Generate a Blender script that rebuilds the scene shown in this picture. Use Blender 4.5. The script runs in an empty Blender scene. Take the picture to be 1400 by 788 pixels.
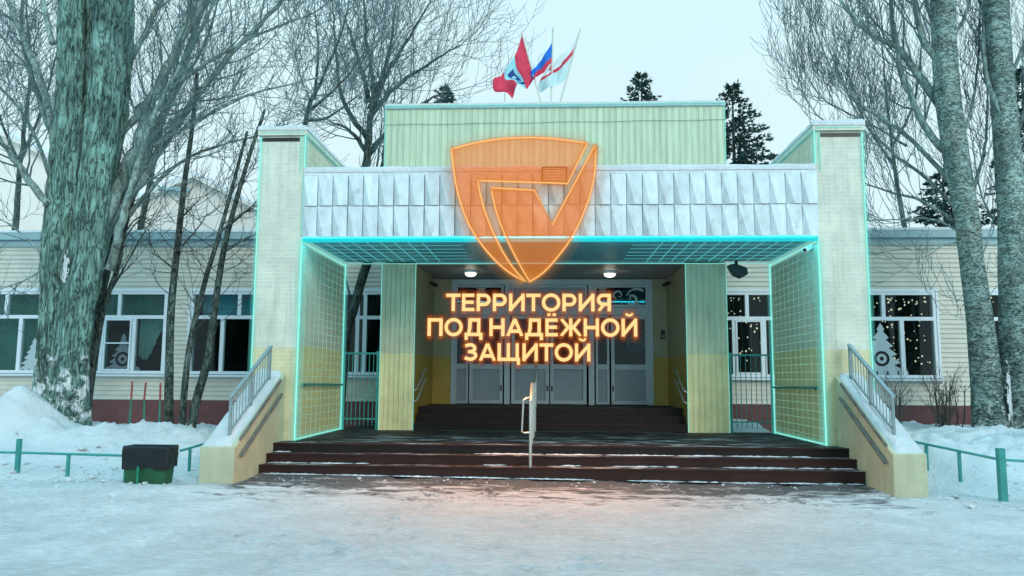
import bpy, bmesh, math, random
from mathutils import Vector, Matrix, noise as mnoise
from mathutils.geometry import tessellate_polygon
random.seed(7)
S = bpy.context.scene
COL = S.collection
R = math.radians

# ------------------------------------------------------------------ camera
F_PX, PITCH, YAW, ROLL, EYE = 1076.0, 0.1142, 0.0479, 0.0059, 1.6
cd = bpy.data.cameras.new('camera')
cam = bpy.data.objects.new('camera', cd); COL.objects.link(cam)
cd.sensor_width = 36; cd.lens = F_PX / 1400 * 36; cd.clip_start = .1; cd.clip_end = 2000
cam.matrix_world = (Matrix.Translation((0, 0, EYE)) @ Matrix.Rotation(YAW, 4, 'Z')
                    @ Matrix.Rotation(math.pi / 2 + PITCH, 4, 'X') @ Matrix.Rotation(ROLL, 4, 'Z'))
S.camera = cam
CM = cam.matrix_world.copy()

def ray(u, v):
    d = CM.to_3x3() @ Vector(((u - 700) / F_PX, -(v - 394) / F_PX, -1))
    return d
def at(u, v, Y):
    """the point of the place at distance Y seen at a pixel of the photograph"""
    d = ray(u, v); t = Y / d.y
    return Vector((d.x * t, Y, EYE + d.z * t))

# ------------------------------------------------------------------ sky and sun (overcast winter day)
SUN_EL, SUN_AZ = R(26), R(152)
w = bpy.data.worlds.new('World'); S.world = w; w.use_nodes = True
nt = w.node_tree; nt.nodes.clear()
def N(t, typ, **kw):
    n = t.nodes.new(typ)
    for k, v in kw.items():
        if k in n.inputs: n.inputs[k].default_value = v
        else: setattr(n, k, v)
    return n
sky = N(nt, 'ShaderNodeTexSky', sky_type='NISHITA', sun_disc=False, sun_elevation=SUN_EL, sun_rotation=SUN_AZ)
tc = N(nt, 'ShaderNodeTexCoord')
sep = N(nt, 'ShaderNodeSeparateXYZ'); nt.links.new(tc.outputs['Generated'], sep.inputs[0])
ramp = N(nt, 'ShaderNodeValToRGB'); nt.links.new(sep.outputs['Z'], ramp.inputs[0])
ramp.color_ramp.elements[0].position = 0.0; ramp.color_ramp.elements[0].color = (6.3, 8.7, 9.4, 1)
ramp.color_ramp.elements[1].position = .95; ramp.color_ramp.elements[1].color = (6.0, 17.5, 23.0, 1)
e = ramp.color_ramp.elements.new(.22); e.color = (6.8, 8.8, 9.3, 1); e = ramp.color_ramp.elements.new(.47); e.color = (6.6, 9.0, 9.6, 1)
cl = N(nt, 'ShaderNodeTexNoise', Scale=2.2, Detail=4.0, Roughness=.55); nt.links.new(tc.outputs['Generated'], cl.inputs['Vector'])
clm = N(nt, 'ShaderNodeMapRange'); nt.links.new(cl.outputs['Fac'], clm.inputs[0])
clm.inputs[1].default_value = .3; clm.inputs[2].default_value = .7; clm.inputs[3].default_value = .95; clm.inputs[4].default_value = 1.05
clx = N(nt, 'ShaderNodeVectorMath', operation='SCALE'); nt.links.new(ramp.outputs[0], clx.inputs[0]); nt.links.new(clm.outputs[0], clx.inputs['Scale'])
mixn = N(nt, 'ShaderNodeMix', data_type='RGBA'); mixn.inputs[0].default_value = .96     # closed cloud cover
nt.links.new(sky.outputs[0], mixn.inputs[6]); nt.links.new(clx.outputs[0], mixn.inputs[7])
bg = N(nt, 'ShaderNodeBackground', Strength=.1); nt.links.new(mixn.outputs[2], bg.inputs[0])
wo = N(nt, 'ShaderNodeOutputWorld'); nt.links.new(bg.outputs[0], wo.inputs[0])

sl = bpy.data.lights.new('sun', 'SUN'); sl.energy = 1.3; sl.angle = R(25); sl.color = (1, .98, .93)
so = bpy.data.objects.new('sun', sl); COL.objects.link(so)
sd = Vector((math.sin(SUN_AZ) * math.cos(SUN_EL), math.cos(SUN_AZ) * math.cos(SUN_EL), math.sin(SUN_EL)))
so.rotation_euler = sd.to_track_quat('Z', 'Y').to_euler()
S.view_settings.view_transform = 'Standard'; S.view_settings.look = 'None'
S.view_settings.exposure = .13; S.view_settings.gamma = 1
S.cycles.transparent_max_bounces = 24; S.cycles.max_bounces = 8

# ------------------------------------------------------------------ materials
def newmat(name):
    m = bpy.data.materials.new(name); m.use_nodes = True
    m.node_tree.nodes.clear(); return m, m.node_tree
def out(t, sh):
    o = N(t, 'ShaderNodeOutputMaterial'); t.links.new(sh, o.inputs[0])
def mul(c, k): return (c[0] * k, c[1] * k, c[2] * k, 1)
def mat(name, col, rough=.6, nscale=6, var=.18, bump=.15, bscale=40, stretch=(1, 1, 1), metal=0, dirt=None, spec=.4):
    m, t = newmat(name)
    p = N(t, 'ShaderNodeBsdfPrincipled', Roughness=rough, Metallic=metal); p.inputs['Specular IOR Level'].default_value = spec
    g = N(t, 'ShaderNodeNewGeometry')
    mp = N(t, 'ShaderNodeMapping'); mp.inputs['Scale'].default_value = stretch
    t.links.new(g.outputs['Position'], mp.inputs[0])
    n = N(t, 'ShaderNodeTexNoise', Scale=nscale, Detail=6.0, Roughness=.6); t.links.new(mp.outputs[0], n.inputs['Vector'])
    r = N(t, 'ShaderNodeValToRGB'); t.links.new(n.outputs['Fac'], r.inputs[0])
    r.color_ramp.elements[0].position = .3; r.color_ramp.elements[0].color = mul(col, 1 - var)
    r.color_ramp.elements[1].position = .7; r.color_ramp.elements[1].color = mul(col, 1 + var)
    src = r.outputs[0]
    oi = N(t, 'ShaderNodeObjectInfo')
    if dirt:
        n2 = N(t, 'ShaderNodeTexNoise', Scale=dirt[1], Detail=8.0, Roughness=.7); t.links.new(mp.outputs[0], n2.inputs['Vector'])
        mr = N(t, 'ShaderNodeMapRange'); t.links.new(n2.outputs['Fac'], mr.inputs[0]); mr.inputs[1].default_value = .54; mr.inputs[2].default_value = .75; mr.inputs[4].default_value = dirt[2]
        mx = N(t, 'ShaderNodeMix', data_type='RGBA'); t.links.new(mr.outputs[0], mx.inputs[0]); t.links.new(src, mx.inputs[6]); mx.inputs[7].default_value = (*dirt[0], 1)
        src = mx.outputs[2]
    # every piece a little different from the next
    hv = N(t, 'ShaderNodeMapRange'); t.links.new(oi.outputs['Random'], hv.inputs[0]); hv.inputs[3].default_value = .93; hv.inputs[4].default_value = 1.07
    vm = N(t, 'ShaderNodeVectorMath', operation='SCALE'); t.links.new(src, vm.inputs[0]); t.links.new(hv.outputs[0], vm.inputs['Scale'])
    t.links.new(vm.outputs[0], p.inputs['Base Color'])
    if bump:
        nb = N(t, 'ShaderNodeTexNoise', Scale=bscale, Detail=4.0); t.links.new(mp.outputs[0], nb.inputs['Vector'])
        b = N(t, 'ShaderNodeBump', Strength=bump, Distance=.02); t.links.new(nb.outputs['Fac'], b.inputs['Height']); t.links.new(b.outputs[0], p.inputs['Normal'])
    out(t, p.outputs[0]); m['p'] = p.name
    return m
def two_tone(name, up, low, zc=2.15, brick=None, dirtcol=(.25, .24, .2)):
    """painted wall: cream above, yellow below, with a faint tile pattern"""
    m, t = newmat(name)
    p = N(t, 'ShaderNodeBsdfPrincipled', Roughness=.55)
    g = N(t, 'ShaderNodeNewGeometry'); sp = N(t, 'ShaderNodeSeparateXYZ'); t.links.new(g.outputs['Position'], sp.inputs[0])
    n0 = N(t, 'ShaderNodeTexNoise', Scale=9.0, Detail=3.0); t.links.new(g.outputs['Position'], n0.inputs['Vector'])
    ad = N(t, 'ShaderNodeMath', operation='MULTIPLY_ADD'); t.links.new(n0.outputs['Fac'], ad.inputs[0]); ad.inputs[1].default_value = .03; t.links.new(sp.outputs['Z'], ad.inputs[2])
    gt = N(t, 'ShaderNodeMath', operation='GREATER_THAN'); t.links.new(ad.outputs[0], gt.inputs[0]); gt.inputs[1].default_value = zc
    mx = N(t, 'ShaderNodeMix', data_type='RGBA'); t.links.new(gt.outputs[0], mx.inputs[0]); mx.inputs[6].default_value = (*low, 1); mx.inputs[7].default_value = (*up, 1)
    n = N(t, 'ShaderNodeTexNoise', Scale=2.5, Detail=8.0, Roughness=.65); t.links.new(g.outputs['Position'], n.inputs['Vector'])
    mr = N(t, 'ShaderNodeMapRange'); t.links.new(n.outputs['Fac'], mr.inputs[0]); mr.inputs[1].default_value = .3; mr.inputs[2].default_value = .7; mr.inputs[3].default_value = .84; mr.inputs[4].default_value = 1.1
    vm = N(t, 'ShaderNodeVectorMath', operation='SCALE'); t.links.new(mx.outputs[2], vm.inputs[0]); t.links.new(mr.outputs[0], vm.inputs['Scale'])
    ms = N(t, 'ShaderNodeMapping'); ms.inputs['Scale'].default_value = (5, 5, .35); t.links.new(g.outputs['Position'], ms.inputs[0])
    ns = N(t, 'ShaderNodeTexNoise', Scale=1.6, Detail=9.0, Roughness=.7); t.links.new(ms.outputs[0], ns.inputs['Vector'])
    rs = N(t, 'ShaderNodeMapRange'); t.links.new(ns.outputs['Fac'], rs.inputs[0]); rs.inputs[1].default_value = .5; rs.inputs[2].default_value = .75; rs.inputs[3].default_value = 1.02; rs.inputs[4].default_value = .72
    vs_ = N(t, 'ShaderNodeVectorMath', operation='SCALE'); t.links.new(vm.outputs[0], vs_.inputs[0]); t.links.new(rs.outputs[0], vs_.inputs['Scale'])
    src = vs_.outputs[0]
    n3 = N(t, 'ShaderNodeTexNoise', Scale=14.0, Detail=8.0, Roughness=.75); t.links.new(g.outputs['Position'], n3.inputs['Vector'])
    m3 = N(t, 'ShaderNodeMapRange'); t.links.new(n3.outputs['Fac'], m3.inputs[0]); m3.inputs[1].default_value = .6; m3.inputs[2].default_value = .8; m3.inputs[4].default_value = .5
    x3 = N(t, 'ShaderNodeMix', data_type='RGBA'); t.links.new(m3.outputs[0], x3.inputs[0]); t.links.new(src, x3.inputs[6]); x3.inputs[7].default_value = (*dirtcol, 1)
    src = x3.outputs[2]
    hgt = n.outputs['Fac']; st = .2
    if brick:
        cx = N(t, 'ShaderNodeMath', operation='ADD'); t.links.new(sp.outputs['X'], cx.inputs[0]); t.links.new(sp.outputs['Y'], cx.inputs[1])
        cv = N(t, 'ShaderNodeCombineXYZ'); t.links.new(cx.outputs[0], cv.inputs[0]); t.links.new(sp.outputs['Z'], cv.inputs[1])
        b = N(t, 'ShaderNodeTexBrick', Scale=1.0); b.inputs['Mortar Size'].default_value = .008; b.inputs['Brick Width'].default_value = brick[0]; b.inputs['Row Height'].default_value = brick[1]
        b.inputs['Mortar Smooth'].default_value = .4; b.offset = 0 if len(brick) > 2 else .5
        b.inputs['Color1'].default_value = (.96, .96, .96, 1); b.inputs['Color2'].default_value = (1.03, 1.03, 1.03, 1); b.inputs['Mortar'].default_value = (1.09, 1.10, 1.08, 1)
        t.links.new(cv.outputs[0], b.inputs['Vector'])
        v2 = N(t, 'ShaderNodeVectorMath', operation='MULTIPLY'); t.links.new(src, v2.inputs[0]); t.links.new(b.outputs['Color'], v2.inputs[1]); src = v2.outputs[0]
        hgt = b.outputs['Fac']; st = .22
    t.links.new(src, p.inputs['Base Color'])
    bp = N(t, 'ShaderNodeBump', Strength=st, Distance=-.006); t.links.new(hgt, bp.inputs['Height']); t.links.new(bp.outputs[0], p.inputs['Normal'])
    out(t, p.outputs[0]); return m
def emis(name, col, strength, alpha=1.0, tint=(1, 1, 1)):
    m, t = newmat(name)
    e_ = N(t, 'ShaderNodeEmission', Color=(*col, 1), Strength=strength)
    if alpha >= 1: out(t, e_.outputs[0]); return m
    tr = N(t, 'ShaderNodeBsdfTransparent', Color=(*tint, 1))
    mx = N(t, 'ShaderNodeMixShader'); mx.inputs[0].default_value = alpha
    t.links.new(tr.outputs[0], mx.inputs[1]); t.links.new(e_.outputs[0], mx.inputs[2]); out(t, mx.outputs[0]); return m
def glass(name, tint=(.75, .85, .85), op=.0):
    m, t = newmat(name)
    tr = N(t, 'ShaderNodeBsdfTransparent', Color=(*tint, 1)); gl = N(t, 'ShaderNodeBsdfGlossy', Roughness=.03, Color=(.6, .68, .72, 1))
    fr = N(t, 'ShaderNodeFresnel', IOR=1.5)
    ad = N(t, 'ShaderNodeMath', operation='ADD'); t.links.new(fr.outputs[0], ad.inputs[0]); ad.inputs[1].default_value = op * .1
    bf = N(t, 'ShaderNodeNewGeometry'); iv = N(t, 'ShaderNodeMath', operation='SUBTRACT'); iv.inputs[0].default_value = 1; t.links.new(bf.outputs['Backfacing'], iv.inputs[1])
    mu = N(t, 'ShaderNodeMath', operation='MULTIPLY'); t.links.new(ad.outputs[0], mu.inputs[0]); t.links.new(iv.outputs[0], mu.inputs[1])
    mx = N(t, 'ShaderNodeMixShader'); t.links.new(mu.outputs[0], mx.inputs[0]); t.links.new(tr.outputs[0], mx.inputs[1]); t.links.new(gl.outputs[0], mx.inputs[2])
    out(t, mx.outputs[0]); return m
def snowmat(name, dirt_and_glow=False):
    m, t = newmat(name)
    p = N(t, 'ShaderNodeBsdfPrincipled', Roughness=.75); p.inputs['Specular IOR Level'].default_value = .25
    g = N(t, 'ShaderNodeNewGeometry')
    n = N(t, 'ShaderNodeTexNoise', Scale=1.3, Detail=10.0, Roughness=.62); t.links.new(g.outputs['Position'], n.inputs['Vector'])
    r = N(t, 'ShaderNodeValToRGB'); t.links.new(n.outputs['Fac'], r.inputs[0])
    a, b_ = ((.68, .69, .70), (.90, .91, .92)) if dirt_and_glow else ((.74, .76, .78), (.88, .89, .90))
    r.color_ramp.elements[0].position = .33; r.color_ramp.elements[0].color = (*a, 1); r.color_ramp.elements[1].position = .66; r.color_ramp.elements[1].color = (*b_, 1)
    src = r.outputs[0]
    if dirt_and_glow:
        sp = N(t, 'ShaderNodeSeparateXYZ'); t.links.new(g.outputs['Position'], sp.inputs[0])
        mp = N(t, 'ShaderNodeMapping'); mp.inputs['Scale'].default_value = (.55, 1.7, 1); t.links.new(g.outputs['Position'], mp.inputs[0])
        n2 = N(t, 'ShaderNodeTexNoise', Scale=2.6, Detail=12.0, Roughness=.72, Distortion=.6); t.links.new(mp.outputs[0], n2.inputs['Vector'])
        # trodden, swept strip of asphalt showing through before the steps
        near = N(t, 'ShaderNodeMapRange'); t.links.new(sp.outputs['Y'], near.inputs[0]); near.inputs[1].default_value = 9.4; near.inputs[2].default_value = 13.1; near.inputs[3].default_value = 0; near.inputs[4].default_value = .40
        ax = N(t, 'ShaderNodeMath', operation='ABSOLUTE'); t.links.new(sp.outputs['X'], ax.inputs[0])
        sx = N(t, 'ShaderNodeMapRange'); t.links.new(ax.outputs[0], sx.inputs[0]); sx.inputs[1].default_value = 4.6; sx.inputs[2].default_value = 6.0; sx.inputs[3].default_value = 1; sx.inputs[4].default_value = 0
        m1 = N(t, 'ShaderNodeMath', operation='MULTIPLY'); t.links.new(near.outputs[0], m1.inputs[0]); t.links.new(sx.outputs[0], m1.inputs[1])
        ad = N(t, 'ShaderNodeMath', operation='ADD'); t.links.new(n2.outputs['Fac'], ad.inputs[0]); t.links.new(m1.outputs[0], ad.inputs[1])
        mr = N(t, 'ShaderNodeMapRange'); t.links.new(ad.outputs[0], mr.inputs[0]); mr.inputs[1].default_value = .68; mr.inputs[2].default_value = .80; mr.inputs[4].default_value = .92
        # orange sign glow painted into the snow colour, trodden middle of the forecourt
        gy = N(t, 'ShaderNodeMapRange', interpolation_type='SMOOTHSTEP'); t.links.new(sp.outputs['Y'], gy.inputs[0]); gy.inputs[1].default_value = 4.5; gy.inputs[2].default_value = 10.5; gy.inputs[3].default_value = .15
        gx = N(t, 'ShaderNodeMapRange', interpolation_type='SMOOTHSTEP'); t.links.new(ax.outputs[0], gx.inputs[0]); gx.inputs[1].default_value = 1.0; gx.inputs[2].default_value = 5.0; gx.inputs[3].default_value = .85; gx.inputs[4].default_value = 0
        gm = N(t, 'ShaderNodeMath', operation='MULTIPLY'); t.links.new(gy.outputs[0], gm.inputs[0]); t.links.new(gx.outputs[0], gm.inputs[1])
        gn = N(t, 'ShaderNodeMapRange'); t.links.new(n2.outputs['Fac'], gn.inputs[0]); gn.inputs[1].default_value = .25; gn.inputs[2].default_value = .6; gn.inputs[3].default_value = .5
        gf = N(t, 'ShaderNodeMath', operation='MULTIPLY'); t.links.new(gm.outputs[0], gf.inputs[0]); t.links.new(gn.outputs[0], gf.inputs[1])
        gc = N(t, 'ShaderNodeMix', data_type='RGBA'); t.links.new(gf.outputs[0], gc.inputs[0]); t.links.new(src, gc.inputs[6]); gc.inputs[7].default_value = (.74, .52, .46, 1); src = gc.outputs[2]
        n4 = N(t, 'ShaderNodeTexNoise', Scale=13.0, Detail=12.0, Roughness=.82); t.links.new(mp.outputs[0], n4.inputs['Vector'])
        m4 = N(t, 'ShaderNodeMapRange'); t.links.new(n4.outputs['Fac'], m4.inputs[0]); m4.inputs[1].default_value = .38; m4.inputs[2].default_value = .65; m4.inputs[3].default_value = .74; m4.inputs[4].default_value = 1.12
        v4 = N(t, 'ShaderNodeVectorMath', operation='SCALE'); t.links.new(src, v4.inputs[0]); t.links.new(m4.outputs[0], v4.inputs['Scale']); src = v4.outputs[0]
        n5 = N(t, 'ShaderNodeTexNoise', Scale=38.0, Detail=4.0, Roughness=.6); t.links.new(g.outputs['Position'], n5.inputs['Vector'])
        m5 = N(t, 'ShaderNodeMapRange'); t.links.new(n5.outputs['Fac'], m5.inputs[0]); m5.inputs[1].default_value = .66; m5.inputs[2].default_value = .74; m5.inputs[4].default_value = .55
        x5 = N(t, 'ShaderNodeMix', data_type='RGBA'); t.links.new(m5.outputs[0], x5.inputs[0]); t.links.new(src, x5.inputs[6]); x5.inputs[7].default_value = (.30, .28, .27, 1); src = x5.outputs[2]
        mx = N(t, 'ShaderNodeMix', data_type='RGBA'); t.links.new(mr.outputs[0], mx.inputs[0]); t.links.new(src, mx.inputs[6]); mx.inputs[7].default_value = (.07, .065, .065, 1)
        src = mx.outputs[2]
    t.links.new(src, p.inputs['Base Color'])
    nb = N(t, 'ShaderNodeTexNoise', Scale=6.0, Detail=14.0, Roughness=.74); t.links.new(g.outputs['Position'], nb.inputs['Vector'])
    nf = N(t, 'ShaderNodeTexNoise', Scale=45.0, Detail=5.0, Roughness=.7); t.links.new(g.outputs['Position'], nf.inputs['Vector'])
    nm = N(t, 'ShaderNodeMath', operation='MULTIPLY_ADD'); t.links.new(nf.outputs['Fac'], nm.inputs[0]); nm.inputs[1].default_value = .22; t.links.new(nb.outputs['Fac'], nm.inputs[2])
    b = N(t, 'ShaderNodeBump', Strength=1.0, Distance=.12); t.links.new(nm.outputs[0], b.inputs['Height']); t.links.new(b.outputs[0], p.inputs['Normal'])
    out(t, p.outputs[0]); return m
def steps_mat(name, col):
    """dark paint with powder snow caught on the treads"""
    m, t = newmat(name)
    p = N(t, 'ShaderNodeBsdfPrincipled', Roughness=.7); p.inputs['Specular IOR Level'].default_value = .2
    g = N(t, 'ShaderNodeNewGeometry'); sp = N(t, 'ShaderNodeSeparateXYZ'); t.links.new(g.outputs['Normal'], sp.inputs[0])
    mp = N(t, 'ShaderNodeMapping'); mp.inputs['Scale'].default_value = (.5, 1.5, 1); t.links.new(g.outputs['Position'], mp.inputs[0])
    n = N(t, 'ShaderNodeTexNoise', Scale=3.0, Detail=12.0, Roughness=.75); t.links.new(mp.outputs[0], n.inputs['Vector'])
    mr = N(t, 'ShaderNodeMapRange'); t.links.new(n.outputs['Fac'], mr.inputs[0]); mr.inputs[1].default_value = .52; mr.inputs[2].default_value = .68
    mpz = N(t, 'ShaderNodeMath', operation='GREATER_THAN'); t.links.new(sp.outputs['Z'], mpz.inputs[0]); mpz.inputs[1].default_value = .8
    pz = N(t, 'ShaderNodeSeparateXYZ'); t.links.new(g.outputs['Position'], pz.inputs[0])
    dn = N(t, 'ShaderNodeMapRange'); t.links.new(pz.outputs['Y'], dn.inputs[0]); dn.inputs[1].default_value = 13.7; dn.inputs[2].default_value = 17.0; dn.inputs[3].default_value = .8; dn.inputs[4].default_value = .22
    ml0 = N(t, 'ShaderNodeMath', operation='MULTIPLY'); t.links.new(mpz.outputs[0], ml0.inputs[0]); t.links.new(dn.outputs[0], ml0.inputs[1])
    ml = N(t, 'ShaderNodeMath', operation='MULTIPLY'); t.links.new(mr.outputs[0], ml.inputs[0]); t.links.new(ml0.outputs[0], ml.inputs[1])
    nn = N(t, 'ShaderNodeTexNoise', Scale=5.0, Detail=8.0); t.links.new(mp.outputs[0], nn.inputs['Vector'])
    r = N(t, 'ShaderNodeValToRGB'); t.links.new(nn.outputs['Fac'], r.inputs[0]); r.color_ramp.elements[0].color = mul(col, .5); r.color_ramp.elements[1].color = mul(col, 1.7)
    mx = N(t, 'ShaderNodeMix', data_type='RGBA'); t.links.new(ml.outputs[0], mx.inputs[0]); t.links.new(r.outputs[0], mx.inputs[6]); mx.inputs[7].default_value = (.75, .76, .78, 1)
    t.links.new(mx.outputs[2], p.inputs['Base Color'])
    b = N(t, 'ShaderNodeBump', Strength=.3, Distance=.01); t.links.new(n.outputs['Fac'], b.inputs['Height']); t.links.new(b.outputs[0], p.inputs['Normal'])
    out(t, p.outputs[0]); return m
def barkmat(name, c1, c2, snow=0.0, zsnow=2.2, stretch=.14, scale=11.0, lo=.40, hi=.60, rough=0.0, crack=.6, warm=.35):
    """furrowed bark: ridged noise stretched along (or across) the trunk"""
    m, t = newmat(name)
    p = N(t, 'ShaderNodeBsdfPrincipled', Roughness=.85); p.inputs['Specular IOR Level'].default_value = .2
    g = N(t, 'ShaderNodeNewGeometry')
    mp = N(t, 'ShaderNodeMapping'); mp.inputs['Scale'].default_value = (1, 1, stretch); t.links.new(g.outputs['Position'], mp.inputs[0])
    n = N(t, 'ShaderNodeTexNoise', Scale=scale, Detail=12.0, Roughness=.68, Distortion=1.1); t.links.new(mp.outputs[0], n.inputs['Vector'])
    n1 = N(t, 'ShaderNodeTexNoise', Scale=1.7, Detail=5.0); t.links.new(g.outputs['Position'], n1.inputs['Vector'])
    sz = N(t, 'ShaderNodeSeparateXYZ'); t.links.new(g.outputs['Position'], sz.inputs[0])
    zb = N(t, 'ShaderNodeMapRange'); t.links.new(sz.outputs['Z'], zb.inputs[0]); zb.inputs[1].default_value = 1.0; zb.inputs[2].default_value = 4.5; zb.inputs[3].default_value = -rough; zb.inputs[4].default_value = 0
    na = N(t, 'ShaderNodeMath', operation='ADD'); t.links.new(n.outputs['Fac'], na.inputs[0]); t.links.new(zb.outputs[0], na.inputs[1])
    r = N(t, 'ShaderNodeValToRGB'); t.links.new(na.outputs[0], r.inputs[0])
    r.color_ramp.elements[0].position = lo; r.color_ramp.elements[0].color = (*c1, 1); r.color_ramp.elements[1].position = hi; r.color_ramp.elements[1].color = (*c2, 1)
    mr = N(t, 'ShaderNodeMapRange'); t.links.new(n1.outputs['Fac'], mr.inputs[0]); mr.inputs[1].default_value = .3; mr.inputs[2].default_value = .7; mr.inputs[3].default_value = .55; mr.inputs[4].default_value = 1.25
    vm = N(t, 'ShaderNodeVectorMath', operation='SCALE'); t.links.new(r.outputs[0], vm.inputs[0]); t.links.new(mr.outputs[0], vm.inputs['Scale'])
    # warm lichen-free patches and fine dark cracks
    n6 = N(t, 'ShaderNodeTexNoise', Scale=1.1, Detail=6.0, Roughness=.6); t.links.new(mp.outputs[0], n6.inputs['Vector'])
    m6 = N(t, 'ShaderNodeMapRange'); t.links.new(n6.outputs['Fac'], m6.inputs[0]); m6.inputs[1].default_value = .46; m6.inputs[2].default_value = .66; m6.inputs[4].default_value = warm
    x6 = N(t, 'ShaderNodeMix', data_type='RGBA', blend_type='MULTIPLY'); t.links.new(m6.outputs[0], x6.inputs[0]); t.links.new(vm.outputs[0], x6.inputs[6]); x6.inputs[7].default_value = (.95, .62, .42, 1)
    n7 = N(t, 'ShaderNodeTexNoise', Scale=scale * 1.15, Detail=5.0, Roughness=.55, Distortion=.9); t.links.new(mp.outputs[0], n7.inputs['Vector'])
    s7 = N(t, 'ShaderNodeMath', operation='SUBTRACT'); t.links.new(n7.outputs['Fac'], s7.inputs[0]); s7.inputs[1].default_value = .5
    a7 = N(t, 'ShaderNodeMath', operation='ABSOLUTE'); t.links.new(s7.outputs[0], a7.inputs[0])
    m7 = N(t, 'ShaderNodeMapRange'); t.links.new(a7.outputs[0], m7.inputs[0]); m7.inputs[1].default_value = .004; m7.inputs[2].default_value = .045; m7.inputs[3].default_value = 1 - crack; m7.inputs[4].default_value = 1
    v7 = N(t, 'ShaderNodeVectorMath', operation='SCALE'); t.links.new(x6.outputs[2], v7.inputs[0]); t.links.new(m7.outputs[0], v7.inputs['Scale'])
    src = v7.outputs[0]
    if snow:
        sp = N(t, 'ShaderNodeSeparateXYZ'); t.links.new(g.outputs['Position'], sp.inputs[0])
        zr = N(t, 'ShaderNodeMapRange'); t.links.new(sp.outputs['Z'], zr.inputs[0]); zr.inputs[1].default_value = zsnow; zr.inputs[2].default_value = zsnow - 1.6; zr.inputs[3].default_value = 0; zr.inputs[4].default_value = snow
        n2 = N(t, 'ShaderNodeTexNoise', Scale=4.0, Detail=12.0, Roughness=.8); t.links.new(g.outputs['Position'], n2.inputs['Vector'])
        a2 = N(t, 'ShaderNodeMath', operation='ADD'); t.links.new(n2.outputs['Fac'], a2.inputs[0]); t.links.new(zr.outputs[0], a2.inputs[1])
        m2 = N(t, 'ShaderNodeMapRange'); t.links.new(a2.outputs[0], m2.inputs[0]); m2.inputs[1].default_value = .64; m2.inputs[2].default_value = .70
        mx = N(t, 'ShaderNodeMix', data_type='RGBA'); t.links.new(m2.outputs[0], mx.inputs[0]); t.links.new(src, mx.inputs[6]); mx.inputs[7].default_value = (.72, .75, .77, 1); src = mx.outputs[2]
    t.links.new(src, p.inputs['Base Color'])
    hb = N(t, 'ShaderNodeMath', operation='MULTIPLY_ADD'); t.links.new(m7.outputs[0], hb.inputs[0]); hb.inputs[1].default_value = .5; t.links.new(n.outputs['Fac'], hb.inputs[2])
    b = N(t, 'ShaderNodeBump', Strength=1.0, Distance=.05); t.links.new(hb.outputs[0], b.inputs['Height']); t.links.new(b.outputs[0], p.inputs['Normal'])
    out(t, p.outputs[0]); return m

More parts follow.
